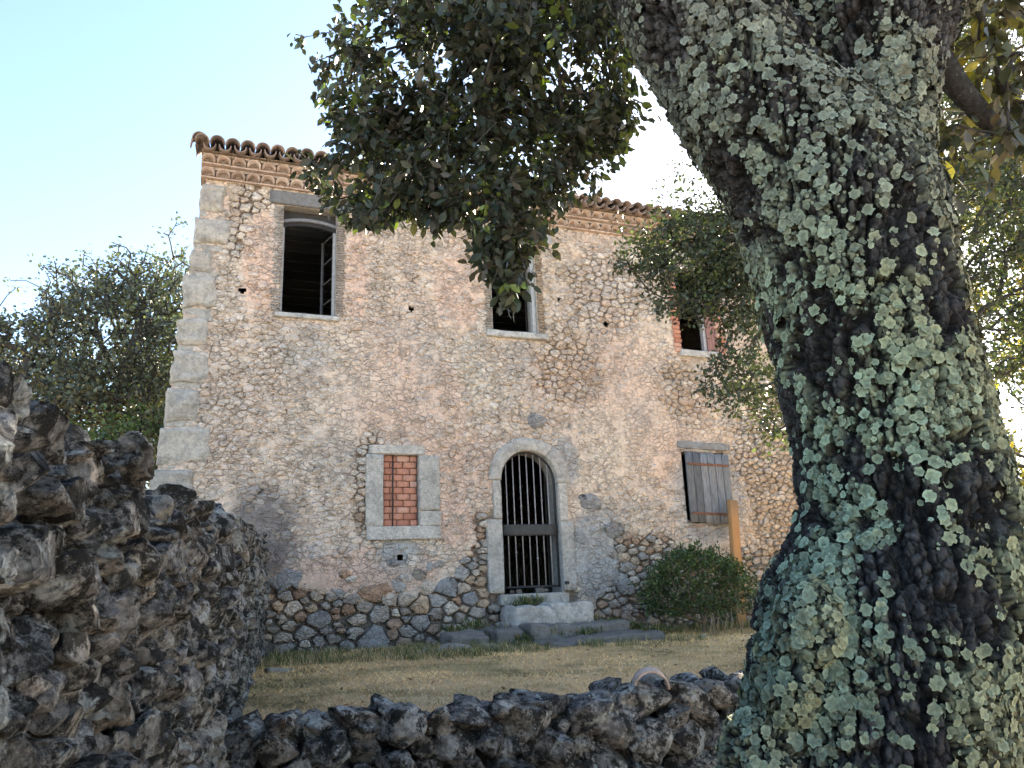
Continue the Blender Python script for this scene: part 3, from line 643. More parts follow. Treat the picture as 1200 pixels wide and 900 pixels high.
# ------------------------------------------------------------------ steps, bush, post, bits on the lawn
def gz(x, y): return float(ground_z(np.array([x]), np.array([y]))[0])
def step(label, x0, x1, y0, y1, z0, z1, col, rz=0, amp=.12, rnd=.035, n=18, name='stone_step'):
    V, Fc = rbox(x1-x0, y1-y0, z1-z0, n, rnd, amp, RS.randint(999), 3.5); me = mesh(name, V, Fc, np.broadcast_to(col, (len(V), 3)))
    return tag(link(name, me, ASH, loc=((x0+x1)/2, (y0+y1)/2, (z0+z1)/2), rot=(0, 0, rz)), label, 'step', 'stone steps up to the barred door')
step('pale thick cracked slab, topmost of the steps below the barred door', 3.99, 4.62, -.72, -.14, 1.13, 1.40, GREY*1.05)
step('right half of the pale top step below the barred door', 4.56, 5.17, -.70, -.14, 1.12, 1.415, GREY*1.12)
step('long mossy grey middle step with rough front edge', 4.06, 5.5, -1.15, -.55, .93, 1.145, GREY*.42, .03)
step('short dark block at the left end of the middle step', 2.98, 3.52, -1.05, -.55, .9, 1.10, GREY*.4, .05)
step('small block between the two halves of the middle step', 3.62, 4.02, -1.1, -.6, .9, 1.07, GREY*.42, -.1)
step('longest lowest step with pale worn top edge', 4.02, 5.75, -1.66, -1.05, .78, .99, GREY*.36, .05)
step('flat stone at the left end of the lowest step', 3.3, 3.95, -1.5, -1.05, .78, .93, GREY*.75, -.12)
step('low flat slab sunk in the grass left of the steps', 2.45, 3.3, -1.25, -.8, .8, .94, GREY*.7, .04)
LT = [np.array([(0, 0, 0), (-.17, .28, .04), (0, .3, 0), (.17, .28, .04), (-.2, .62, .03), (0, .65, -.03), (.2, .62, .03), (0, 1, -.09)]), np.array([(0, 2, 1), (0, 3, 2), (1, 2, 5), (1, 5, 4), (2, 3, 6), (2, 6, 5), (4, 5, 7), (5, 6, 7)])]
LT2 = [np.array([(0, 0, 0), (-.24, .5, .04), (.24, .5, .04), (0, 1, 0)]), np.array([(0, 2, 1), (1, 2, 3)])]
def leaf_arrays(P, D, size, rs, tmpl=LT, flat=.6):
    """P positions, D unit directions of the midribs; blades face mostly up"""
    n = len(P); up = rs.normal(size=(n, 3))*(1-flat)+np.array([0, 0, 1.])*flat; S = np.cross(D, up); S /= np.linalg.norm(S, axis=1, keepdims=True)+1e-9; N = np.cross(S, D)
    T, Fc = tmpl; V = P[:, None]+size[:, None, None]*(T[None, :, 0:1]*S[:, None]*1.25+T[None, :, 1:2]*D[:, None]+T[None, :, 2:3]*N[:, None]); k = len(T)
    return V.reshape(-1, 3), (Fc[None]+(np.arange(n)*k)[:, None, None]).reshape(-1, 3), k
def rosettes(tips, tdir, per, ln, rs, spread=.9, droop=.35, jit=.02):
    n = len(tips); m = rs.randint(per[0], per[1]+1, n); idx = np.repeat(np.arange(n), m); D = tdir[idx]+rs.normal(size=(len(idx), 3))*spread; D[:, 2] -= droop; D /= np.linalg.norm(D, axis=1, keepdims=True)
    P = tips[idx]-tdir[idx]*rs.uniform(0, .06, len(idx))[:, None]*(ln/.06)+rs.normal(size=(len(idx), 3))*jit; return P, D, ln*rs.uniform(.5, 1.3, len(idx)), idx
def grow(base, tips, jit=.03, seg=.25):
    """joins every tip to the nearest wood; returns nodes, parents and tip directions"""
    N = [np.asarray(p, float) for p in base]; par = [-1]+list(range(len(base)-1)); A = np.zeros((len(base)+len(tips)*8, 3)); A[:len(base)] = base; cnt = len(base); dist = np.zeros(len(A)); 
    for i in range(1, cnt): dist[i] = dist[i-1]+np.linalg.norm(A[i]-A[i-1])
    order = np.argsort(np.min(np.linalg.norm(tips[:, None]-np.array(base)[None], axis=2), axis=1)); tn = np.zeros(len(tips), int)
    rs = np.random.RandomState(4)
    for k in order:
        t = tips[k]; d = np.linalg.norm(A[:cnt]-t, axis=1); j = int(np.argmin(d+.25*dist[:cnt])); L = d[j]; m = max(1, min(6, int(L/seg))); a = A[j].copy(); prev = j
        for q in range(1, m+1):
            p = a+(t-a)*q/m+(rs.normal(size=3)*jit*L if q < m else 0)+np.array([0, 0, .12*L])*math.sin(math.pi*q/m)
            A[cnt] = p; dist[cnt] = dist[prev]+np.linalg.norm(p-A[prev]); par.append(prev); prev = cnt; cnt += 1
        tn[k] = prev
    A = A[:cnt]; par = np.array(par); w_ = np.zeros(cnt); w_[tn] += 1
    for i in range(cnt-1, 0, -1): w_[par[i]] += w_[i]
    td = A[tn]-A[par[tn]]; td /= np.linalg.norm(td, axis=1, keepdims=True)+1e-9
    return A, par, w_, td
def twigs(A, par, w_, r0, rmax, sides=4, pw=.42):
    i = np.arange(1, len(A)); i = i[par[i] >= 0]; a = A[par[i]]; b = A[i]; ra = np.minimum(rmax, r0*np.maximum(1, w_[par[i]])**pw); rb = np.minimum(rmax, r0*np.maximum(1, w_[i])**pw); ra = np.minimum(ra, rb*1.5)
    T = b-a; L = np.linalg.norm(T, axis=1, keepdims=True); ok = L[:, 0] > 1e-5; a, b, ra, rb, T = a[ok], b[ok], ra[ok], rb[ok], (T/np.maximum(L, 1e-9))[ok]
    up = np.where(np.abs(T[:, 2:3]) < .9, [[0, 0, 1.]], [[1., 0, 0]]); U = np.cross(T, up); U /= np.linalg.norm(U, axis=1, keepdims=True); W = np.cross(T, U)
    ang = np.arange(sides)*2*math.pi/sides; ring = np.cos(ang)[None, :, None]*U[:, None]+np.sin(ang)[None, :, None]*W[:, None]
    V = np.concatenate([a[:, None]+ring*ra[:, None, None], b[:, None]+ring*rb[:, None, None]], 1); n = len(a); k = 2*sides
    f = np.array([[j, (j+1) % sides, sides+(j+1) % sides, sides+j] for j in range(sides)]); return V.reshape(-1, 3), (f[None]+(np.arange(n)*k)[:, None, None]).reshape(-1, 4)
def bush():
    rs = np.random.RandomState(8); c = np.array([6.75, -1.15, 1.50]); g = gz(6.75, -1.15)
    o = root('round_bush', 'round dark green bush with bare stems against the house wall', 'bush', (c[0], c[1], g)); inv = Matrix.Translation((-c[0], -c[1], -g))
    n = 2600; d = rs.normal(size=(n, 3)); d /= np.linalg.norm(d, axis=1, keepdims=True); r = rs.uniform(.5, 1, n)**.5*(1+.22*fbm(d*3.3+3, 3, 7)); r = r*(1+.07*rs.normal(size=n)+.16*(rs.rand(n) < .03))
    tips = c+d*r[:, None]*np.array([.90, .75, .62]); tips = tips[fbm(tips*4.5, 2, 61) > -.28]; tips = tips[tips[:, 2] > g+.22+.15*rs.rand(len(tips))]
    base = [(c[0], c[1], g-.05), (c[0]+.02, c[1], g+.15), (c[0], c[1]+.02, g+.35)]; A, par, w_, td = grow(base, tips[rs.permutation(len(tips))[:500]], .08, .2)
    V, Fq = twigs(A, par, w_, .004, .03); k = link('stems', mesh('stems', V, Fq, np.broadcast_to((.16, .13, .1), (len(V), 3))), TWIG, o); k.matrix_parent_inverse = inv; k['kind'] = 'stuff'
    out = tips-c; out /= np.linalg.norm(out, axis=1, keepdims=True); P, D, S, idx = rosettes(tips, out, (9, 13), .042, rs, .8, -.15, .025); V, Ff, kk = leaf_arrays(P, D, S, rs, LT2, .5)
    sh = .6+.8*rs.rand(len(P)); hi = rs.rand(len(P)) < .16; col = np.array([.05, .085, .03])[None]*sh[:, None]; col[hi] = np.array([.10, .15, .05])*sh[hi, None]
    k = link('foliage', mesh('foliage', V, Ff, np.repeat(col, kk, 0)), LEAF, o); k.matrix_parent_inverse = inv; k['kind'] = 'stuff'
    B = MB()                                        # pale bare stems and straw at its foot
    for k in range(22):
        x = c[0]+rs.uniform(-.3, .95); y = c[1]-.45+rs.uniform(-.15, .2); h = rs.uniform(.25, .6); p0 = np.array([x, y, gz(x, y)-.02]); V, Fc = tube([p0, p0+[rs.uniform(-.06, .06), 0, h*.5], p0+[rs.uniform(-.12, .12), 0, h]], [.008, .006, .003], 4); B.add(V, Fc, (.33, .25, .17))
    k = link('dry_stem', B.mesh('dry_stem'), TWIG, o); k.matrix_parent_inverse = inv; k['kind'] = 'stuff'
bush()
def post():
    x, y = 7.96, -.42; g = gz(x, y); V, Fc = rbox(.22, .07, 2.96-g+.1, 4, .004, .002, 2, 10); me = mesh('wooden_post', V+[0, 0, (2.96-g-.1)/2], Fc, np.broadcast_to((.36, .20, .085), (len(V), 3)))
    tag(link('wooden_post', me, WOOD2, loc=(x, y, g), rot=(0, .085, .35)), 'orange brown sawn timber post standing behind the round bush', 'post')
WOOD2 = m_plain('sawn_wood', .7, .001, 40, .85, 1.12, scl=(8, 8, .5), nf=8)
post()
def lawn_bits():
    rs = np.random.RandomState(3)
    V, Fc = rbox(.26, .16, .05, 6, .02, .03, 6, 8); p = (.72, -2.0, gz(.72, -2)+.02); tag(link('flat_stone', mesh('flat_stone', V, Fc, np.broadcast_to((.55, .5, .42), (len(V), 3))), ASH, loc=p, rot=(0, .1, .3)), 'pale flat stone lying on dry grass at the left of the lawn', 'stone')
    for (u, v, s, lab) in ((825, 745, .05, 'small white pebble in the grass at the foot of the bush'), ):
        q = fac(u, v, -1.75); V, Fc = rbox(s*1.6, s, s, 4, .02, .015, 2); tag(link('pebble', mesh('pebble', V, Fc, np.broadcast_to((.55, .55, .5), (len(V), 3))), ASH, loc=(q[0], -1.75, gz(q[0], -1.75)+.02)), lab, 'pebble')
lawn_bits()
# ------------------------------------------------------------------ dry stone walls
def rock_variants(n, sub, amp, seed, sharp=1.):
    import bmesh
    out = []
    for k in range(n):
        bm = bmesh.new(); bmesh.ops.create_icosphere(bm, subdivisions=sub, radius=1); V = np.array([v.co[:] for v in bm.verts]); Fc = np.array([[v.index for v in f.verts] for f in bm.faces]); bm.free()
        rs = np.random.RandomState(seed+k); P = np.sign(V)*np.abs(V)**.72                         # boxy
        P = P*(1+fbm(V*1.2+k*9.7, 2, seed+k)*.16)[:, None]
        for _ in range(13):                                                                   # broken faces
            d = rs.normal(size=3); d /= np.linalg.norm(d); h = rs.uniform(.55, .92); t = P@d; P = P-np.where(t > h, t-h, 0)[:, None]*d
        pits = vor(P*3.4+k, seed+k)[0]; f = fbm(P*2.4+k*3.1, 5, seed+k+50, .62, True)*.12*amp-.20*sstep(.32, .04, pits)*amp
        if sub > 3: f = f+fbm(P*8+k, 4, seed+9, .65, True)*.055*amp
        P = P*(1+f)[:, None]; h = (P.max(0)-P.min(0))/2; P = (P-(P.max(0)+P.min(0))/2)/h; out.append((P, Fc))
    return out
RV4 = rock_variants(20, 4, 1.15, 100); RV3 = rock_variants(20, 3, 1.1, 200); RV2 = rock_variants(14, 2, 1., 300)

def dry_wall(owner, p0, p1, thick, top, rad, asp, seed, name_core, hmax, push=.05, zbot=-.1, tries=9000, dep=1.0, tone=1.):
    """stones laid in the face between p0 and p1 (its outward side is to the left of p0>p1), plus cap stones"""
    p0 = np.array(p0, float); p1 = np.array(p1, float); L = np.linalg.norm(p1-p0); ex = (p1-p0)/L; ny = np.array([-ex[1], ex[0]]); inv = owner.matrix_world.inverted()
    def ok(s, z): return z < top(s)+.02
    pts = darts(0, L, zbot, hmax, rad, asp, tries, seed, ok, (.55, 1.6)); pol = cells(pts, asp, -.1, L+.1, zbot-.1, hmax+.15, 18, 1.5); rs = np.random.RandomState(seed+1); S = []
    for k, po in enumerate(pol):
        if po is None: continue
        s, z = pts[k, :2]; po = np.stack([po[:, 0], np.minimum(po[:, 1], top(s)+.06)], 1); w_ = np.ptp(po[:, 0]); h = np.ptp(po[:, 1])
        if w_ < .03 or h < .03: continue
        cs, cz = (po.max(0)+po.min(0))/2; d = min(w_, h)*rs.uniform(.55, .9)*dep; out = rs.uniform(-push, push); P = p0+ex*cs+ny*(out-d*.15)
        S.append((np.array([P[0], P[1], cz]), np.array([w_*.53, d, h*.53]), rs.uniform(-.35, .35, 3)))
    s = 0
    while s < L:                                    # cap stones along the top
        w_ = rad(np.array([s]), np.array([hmax]))[0]*rs.uniform(.9, 1.5); b = thick*rs.uniform(.25, .4)
        for off in (-.12, -.12-thick*.45):
            P = p0+ex*(s+w_/2)+ny*(off+rs.uniform(-.05, .05)); S.append((np.array([P[0], P[1], top(s)+rs.uniform(-.07, .02)]), np.array([w_*.6, b, w_*rs.uniform(.28, .42)]), rs.uniform(-.3, .3, 3)))
        s += w_*.95
    ang = math.atan2(ex[1], ex[0])
    def app(t): 
        d = np.linalg.norm(t[0]-CAM); c = RM.T@(t[0]-CAM); u = 600+F*c[0]/max(.1, -c[2]); v = 450-F*c[1]/max(.1, -c[2]); vis = 1 if (-c[2] > 0 and -100 < u < 1300 and -100 < v < 1000) else .02
        return -vis*t[1][0]*t[1][2]/d**2
    S.sort(key=app); mesh_cache = {}; B = NB()
    for k, (P, sc, r) in enumerate(S):
        R = Matrix.Rotation(ang, 4, 'Z')@Matrix.Rotation(r[1], 4, 'Y')@Matrix.Rotation(r[0]*.5, 4, 'X')@Matrix.Rotation(r[2]*.6, 4, 'Z')
        if k < 296:
            RV = RV4 if k < 110 else RV3; j = rs.randint(len(RV)); key = (k < 110, j)
            if key not in mesh_cache: mesh_cache[key] = mesh('stone', RV[j][0], RV[j][1], np.zeros((len(RV[j][0]), 3)), False)
            o = link('stone', mesh_cache[key], FLD); o.parent = owner; fl = -1 if rs.rand() < .5 else 1; o.matrix_local = inv@Matrix.Translation(P)@R@Matrix.Diagonal((fl*sc[0], fl*sc[1], sc[2], 1))
        else:
            V, Fc = RV2[rs.randint(len(RV2))] if app((P, sc, r)) > -.0002 else RV3[rs.randint(len(RV3))]; B.add((V*sc)@np.array(R.to_3x3()).T+P, Fc, (rs.rand(), 0, 0))
    if B.n: o = link('small_stones', B.mesh('small_stones'), FLD, owner); o.matrix_parent_inverse = inv; o['kind'] = 'stuff'
    # rubble heart of the wall
    ss = np.linspace(0, L, 40); B = MB(); V = []
    for s in ss:
        a = p0+ex*s-ny*.15; b = p0+ex*s-ny*thick; V += [(a[0], a[1], -.2), (a[0], a[1], top(s)-.06), (b[0], b[1], top(s)-.06), (b[0], b[1], -.2)]
    B.add(V, [[i*4+j, i*4+4+j, i*4+5+j, i*4+1+j] for i in range(39) for j in range(3)]+[[0, 1, 2, 3], [156, 159, 158, 157]], (.03, .026, .022)); o = link('wall_core', B.mesh('wall_core', False), SOIL, owner); o.matrix_parent_inverse = inv
    print(owner.name, len(S))
bpy.context.view_layer.update()
fw = root('field_wall', 'tall rough dry stone wall of jagged dark limestone running back to the house', 'wall', (wall_x(-6), -6, 0)); bpy.context.view_layer.update()
def ftop(s): s = np.asarray(s, float); y = -s-.05; return (np.interp(y, [-10.6, -9.8, -8.9, -8.3, -7.6, -6.3, -4.2, 0], [1.72, 1.87, 1.88, 1.88, 1.93, 2.03, 2.19, 2.33])+.04*np.sin(s*5.1)+.03*np.sin(s*13))
dry_wall(fw, (wall_x(-.05), -.05), (wall_x(-12.4), -12.4), .6, ftop, lambda s, z: (.080-.026*sstep(7.5, 9.5, s))+.035*np.clip(fbm(np.stack([s*.9, z*.9, z*0], -1), 2, 5), -.8, 1.2), 1.25, 12, 'wall_core', 2.5, .06, .0, 16000, 1.0)
lw = root('terrace_wall', 'low dry stone wall of lichen spotted boulders holding up the dry lawn', 'wall', (3, WALL_Y, 0)); bpy.context.view_layer.update()
def ltop(s): s = np.asarray(s, float); x = 8.5-s; return (np.interp(x, [-.1, 1.0, 1.6, 2.6, 4, 8.5], [.90, .885, .875, .87, .865, .80])+.012*np.sin(s*7)+.01*np.sin(s*15.7))
dry_wall(lw, (8.5, WALL_Y-.25), (-.1, WALL_Y-.25), .5, ltop, lambda s, z: .125+.055*np.clip(fbm(np.stack([s*1.2, z*1.2, z*0+3], -1), 2, 8), -.9, 1.2), 1.15, 31, 'wall_core', 1.0, .05, -.1, 5000, 1.0)
def tile_on_wall():
    V, Fc = canal(.125, .12, .10, .016, 14); B = MB(); me = mesh('roof_tile', V, Fc); p = fac(758, 806, WALL_Y-.2)
    tag(link('roof_tile', me, TILE, loc=(p[0]-.02, WALL_Y-.30, p[2]+.0), rot=(.25, .06, -.35)), 'curved terracotta roof tile lying on top of the low dry stone wall', 'roof tile')
tile_on_wall()
# ------------------------------------------------------------------ grass
def grass():
    rs = np.random.RandomState(2)
    def blades(n, xr, yr, hgt, wid, colf, lean, mask=None, name='dry_grass', tuft=0):
        x = rs.uniform(*xr, n); y = rs.uniform(*yr, n)
        if tuft:
            m = n//tuft; cx = rs.uniform(*xr, m); cy = rs.uniform(*yr, m); i = rs.randint(0, m, n); x = cx[i]+rs.normal(size=n)*.05; y = cy[i]+rs.normal(size=n)*.04
        k = (x > wall_x(y)+.05) & (y > WALL_Y-.1)
        if mask is not None: k &= mask(x, y, rs)
        x, y = x[k], y[k]; n = len(x); z = ground_z(x, y); h = hgt*rs.uniform(.4, 1.3, n); a = rs.uniform(0, 6.28, n); le = lean*h*rs.uniform(.2, 1.3, n); wd = wid*rs.uniform(.6, 1.4, n)
        b = rs.uniform(0, 6.28, n); sx, sy = np.cos(b)*wd/2, np.sin(b)*wd/2
        P0 = np.stack([x-sx, y-sy, z-.005], 1); P1 = np.stack([x+sx, y+sy, z-.005], 1); mx, my = x+np.cos(a)*le*.35, y+np.sin(a)*le*.35; P2 = np.stack([mx+sx*.8, my+sy*.8, z+h*.6], 1); P3 = np.stack([mx-sx*.8, my-sy*.8, z+h*.6], 1)
        P4 = np.stack([x+np.cos(a)*le, y+np.sin(a)*le, z+h], 1); V = np.stack([P0, P1, P2, P3, P4], 1).reshape(-1, 3); i = (np.arange(n)*5)[:, None]
        Fc = np.concatenate([i+[[0, 1, 2]], i+[[0, 2, 3]], i+[[3, 2, 4]]]); c = colf(x, y, n)
        o = link(name, mesh(name, V, Fc, np.repeat(c, 5, 0)), GRASS); o['kind'] = 'stuff'; return o
    def dry(x, y, n):
        f = fbm(np.stack([x*.9, y*1.6, x*0], -1), 4, 77)[:, None]; g = sstep(.0, .4, fbm(np.stack([x*1.1, y*1.5, x*0+9], -1), 4, 78)+.25*sstep(-2.2, -.6, y))[:, None]
        c = np.array([[.95, .68, .34]])*(1+.5*f)*rs.uniform(.6, 1.25, (n, 1)); gr = np.array([[.13, .16, .055]])*rs.uniform(.6, 1.3, (n, 1)); rd = sstep(-3.2, -5.2, y)[:, None]*.5
        c = c*(1-rd)+np.array([[.70, .47, .29]])*rd*rs.uniform(.7, 1.2, (n, 1)); return c*(1-g*.55)+gr*g*.55
    blades(60000, (.0, 10.5), (-6.05, .0), .028, .007, dry, 2.8, name='dry_grass')
    def green(x, y, n): f = rs.uniform(.6, 1.4, (n, 1)); d = (rs.rand(n, 1) < .4); return np.where(d, np.array([[.5, .4, .22]]), np.array([[.12, .15, .055]]))*f
    def m1(x, y, r): d = np.where(x < 4, (y+1.0)/.65, (y+.45)/.5); nz = fbm(np.stack([x*1.6, y*2, x*0], -1), 3, 90); return (np.abs(d) < 1.1+nz) & ((x < 3.9) | (x > 5.2))
    blades(17000, (.4, 10), (-2.1, -.02), .10, .007, green, .7, m1, 'green_grass', 14)
    def m2(x, y, r): return (fbm(np.stack([x*2.4, y*2.4, x*0+4], -1), 3, 91) > .05) & ~((x > 4.0) & (x < 5.7) & (y > -1.7))
    blades(16000, (2.3, 6.2), (-2.0, -.55), .10, .006, green, .8, m2, 'green_grass', 12)
    n = 420; p = np.stack([rs.uniform(.4, 9.5, n), rs.uniform(-5.9, -.3, n), np.zeros(n)], 1); p[:, 2] = ground_z(p[:, 0], p[:, 1])+.03; p = p[p[:, 0] > wall_x(p[:, 1])+.1]; n = len(p); D = rs.normal(size=(n, 3))*[1, 1, .25]; D /= np.linalg.norm(D, axis=1, keepdims=True)
    V, Fc, k = leaf_arrays(p, D, rs.uniform(.035, .075, n), rs, LT, .8); o = link('fallen_leaves', mesh('fallen_leaves', V, Fc, np.repeat(np.array([.34, .2, .1])*rs.uniform(.5, 1.6, (n, 1)), k, 0)), GRASS); o['kind'] = 'stuff'
    # weeds rooted in the joints of the steps
    B = NB(); n = 2200; spots = np.array([(4.35, -.13, 1.42), (4.5, -.14, 1.43), (4.25, -.2, 1.3), (3.85, -.6, 1.0), (3.75, -.75, 1.02), (5.3, -.5, 1.12), (5.6, -.5, 1.05), (3.95, -1.1, .95), (3.2, -.5, 1.1), (3.5, -.4, 1.15), (4.4, -1.1, 1.0), (4.9, -1.12, .98), (5.9, -.7, 1.0), (6.05, -1.0, .95)])
    i = rs.randint(0, len(spots), n); p = spots[i]+rs.normal(size=(n, 3))*[.10, .05, .02]; D = rs.normal(size=(n, 3))*.45+[0, 0, 1]; D /= np.linalg.norm(D, axis=1, keepdims=True)
    V, Fc, k = leaf_arrays(p, D, rs.uniform(.06, .16, n), rs, [LT2[0]*[.22, 1, 1], LT2[1]], .1); o = link('weeds', mesh('weeds', V, Fc, np.repeat(np.where(rs.rand(n, 1) < .35, [[.3, .25, .12]], [[.08, .12, .04]])*rs.uniform(.6, 1.3, (n, 1)), k, 0)), GRASS); o['kind'] = 'stuff'
grass()
# ------------------------------------------------------------------ the big oak in front
TD = 2.2
def oak():
    prof = [(1250, 845, 1245), (1000, 862, 1205), (900, 872, 1168), (850, 877, 1172), (780, 884, 1176), (740, 890, 1179), (700, 911, 1182), (660, 928, 1183), (620, 940, 1181), (560, 938, 1170), (500, 930, 1152), (440, 915, 1135), (380, 902, 1118), (320, 888, 1107), (250, 866, 1096), (200, 843, 1060), (150, 812, 1000), (100, 782, 945), (50, 752, 925), (0, 724, 893), (-80, 684, 822), (-200, 612, 742), (-330, 520, 640)]
    limb = [(330, 960, 1090), (260, 955, 1086), (200, 960, 1086), (150, 955, 1088), (100, 950, 1096), (50, 940, 1108), (0, 936, 1130), (-80, 962, 1180), (-200, 1000, 1220), (-330, 1050, 1250)]
    import bmesh
    def mk(pr, off=0):
        pts = []; rad = []
        for v, a, b in pr:
            p = vp((a+b)/2, v, TD+off); r = np.linalg.norm(vp(a, v, TD+off)-vp(b, v, TD+off))/2; pts.append(p); rad.append(r)
        return np.array(pts), np.array(rad)
    pA, rA = mk(prof); pB, rB = mk(limb, .03)
    # continue the trunk to the ground
    q = pA[0].copy(); q[2] = -.1; pA = np.concatenate([[q], pA]); rA = np.concatenate([[rA[0]*1.15], rA])
    def dens(p, r): 
        t = np.arange(len(p)); s = np.linspace(0, len(p)-1, len(p)*4); return np.stack([np.interp(s, t, p[:, k]) for k in range(3)], 1), np.interp(s, t, r)
    B = MB(); V, Fc = tube(*dens(pA, rA), 40); B.add(V, Fc); V, Fc = tube(*dens(pB, rB), 40); B.add(V, Fc)
    for (u, v, r, o_) in ((950, 735, .085, -.20), (925, 800, .09, -.16), (1165, 830, .09, 0.0), (900, 900, .12, -.1), (1010, 130, .10, -.02), (930, 50, .085, 0.0), (935, 10, .07, .02), (1175, 600, .05, .05)):
        import bmesh as bm_; b = bm_.new(); bm_.ops.create_icosphere(b, subdivisions=3, radius=r); c = vp(u, v, TD+o_); B.add(np.array([x.co[:] for x in b.verts])*[1, 1, 1.3]+c, [[x.index for x in f.verts] for f in b.faces]); b.free()
    tmp = link('tmp', B.mesh('tmp'), None); md = tmp.modifiers.new('r', 'REMESH'); md.mode = 'VOXEL'; md.voxel_size = .0058; sm = tmp.modifiers.new('s', 'SMOOTH'); sm.factor = .8; sm.iterations = 12
    bpy.context.view_layer.update(); dg = bpy.context.evaluated_depsgraph_get(); me = bpy.data.meshes.new_from_object(tmp.evaluated_get(dg)); bpy.data.objects.remove(tmp)
    n = len(me.vertices); V = np.empty(n*3, np.float32); me.vertices.foreach_get('co', V); V = V.reshape(-1, 3).astype(float); N = np.empty(n*3, np.float32); me.vertices.foreach_get('normal', N); N = N.reshape(-1, 3).astype(float)
    mp = len(me.polygons); Fq = np.empty(mp*4, np.int32); me.loops.foreach_get('vertex_index', Fq); Fq = Fq.reshape(-1, 4)
    wob = np.stack([fbm(V*5, 2, 1), fbm(V*5, 2, 2), fbm(V*5, 2, 3)], 1)*.018+np.stack([fbm(V*45, 2, 4), fbm(V*45, 2, 5), fbm(V*45, 2, 6)], 1)*.007; Q = V+wob
    f1, f2, idv = vor(Q*[44, 44, 27], 5); plate = sstep(.03, .22, f2-f1); g1, g2, _ = vor(Q*[19, 19, 3.6], 9); fur = sstep(.0, .20, g2-g1)
    big = fbm(V*[3.5, 3.5, 1.6], 3, 12)
    disp = .034*(fur-1)+.007*(plate-1)+.007*(idv-.5)*plate+.020*big+.007*fbm(V*[70, 70, 50], 4, 13, .65, True)
    hc = vp(903, 779, TD-.24); hd_ = np.linalg.norm((V-hc)/[.05, .09, .045], axis=1); disp -= .05*sstep(1.6, .5, hd_)
    V2 = V+N*disp[:, None]
    base = np.array([.048, .043, .041]); c = base[None]*(.2+.8*plate*fur+.5*idv*plate)[:, None]; gy = sstep(-.1, .5, fbm(V*[3, 3, 1.5]+7, 4, 22))[:, None]*plate[:, None]; c = c*(1-gy*.55)+np.array([[.13, .13, .132]])*gy*.55  # bark darkens into its fissures, their shade put into the vertex colour
    tree = root('oak_tree', 'massive leaning oak trunk crusted with pale green lichen in the foreground', 'tree', (q[0], q[1], 0)); inv = Matrix.Translation((-q[0], -q[1], 0))
    # lichen: lobed leafy thalli seated on the bark
    rs = np.random.RandomState(6); toc = CAM-V2; toc /= np.linalg.norm(toc, axis=1, keepdims=True); face = (N*toc).sum(1); rel = RM.T@(V2-CAM).T; uu = 600+F*rel[0]/-rel[2]; vv = 450-F*rel[1]/-rel[2]
    m = fbm(V*[5.5, 5.5, 4.0], 4, 33, .6)+.22*fbm(V*1.6, 2, 35)
    zone = np.zeros(n)
    side = N@nrm((RM[:, 0][0], RM[:, 0][1], 0))     # turned to the right
    for (u, v, r, s, o_) in ((960, 775, 90, .5, 0), (920, 690, 60, .45, 0), (1060, 500, 110, .28, 0), (950, 480, 60, .3, 0), (1140, 600, 90, .3, 0), (1040, 70, 80, .32, 0), (915, 380, 90, .5, 0), (940, 480, 90, .5, 0), (945, 560, 90, .5, 0), (950, 630, 80, .5, 0), (1000, 420, 50, .2, 0), (1010, 600, 45, .25, 0), (1130, 500, 60, .3, 0), (860, 200, 60, .1, 0), (900, 60, 60, .1, 0)):
        cc = vp(u, v, TD-.22); zone = np.maximum(zone, s*sstep(r/900*TD*1.25, 0, np.linalg.norm(V2-cc, axis=1)))
    for (u, v, r, s) in ((1100, 720, 90, .45), (960, 600, 30, .1), (1000, 870, 60, .2), (890, 850, 50, .35), (990, 660, 45, .25), (1120, 860, 70, .2)):
        cc = vp(u, v, TD-.22); zone = zone-s*sstep(r/900*TD*1.25, 0, np.linalg.norm(V2-cc, axis=1))
    zone = zone+.20*sstep(2.0, 2.6, V[:, 2])
    prob = sstep(-.02, .16, m+zone+.17)*(plate*.7+.3)*(fur*.75+.25); cand = np.where(rs.rand(n) < prob*.3*(.5+.5*sstep(.0, .2, m+zone))*(face > -.35))[0]
    crust = sstep(-.02, .22, m+zone+.06*fbm(V*70, 3, 91))*sstep(.2, .7, plate*fur+.15); cn_ = fbm(V*3.0, 3, 44); yl_ = np.clip(.25+.55*side+.5*cn_, 0, 1)[:, None]
    lc = np.array([[.30, .345, .225]])*(1-yl_)+np.array([[.37, .34, .19]])*yl_; gg_ = np.clip(.75*sstep(2.25, 2.7, V[:, 2])+cn_*.6-.1, 0, .85)[:, None]; lc = lc*(1-gg_)+np.array([[.17, .185, .165]])*gg_
    lc = 1.12*lc*(.5+.6*sstep(-.5, .5, fbm(V*95, 3, 92)))[:, None]; c = c*(1-crust[:, None]*.92)+lc*crust[:, None]*.92; V2 = V2+N*(crust*(.0035+.005*fbm(V*80, 3, 93)))[:, None]
    tr = link('trunk', mesh('trunk', V2, Fq, c), BRK, tree); tr.matrix_parent_inverse = inv

    rs.shuffle(cand); cand = cand[:21000]; print('lichen', len(cand))
    T = []
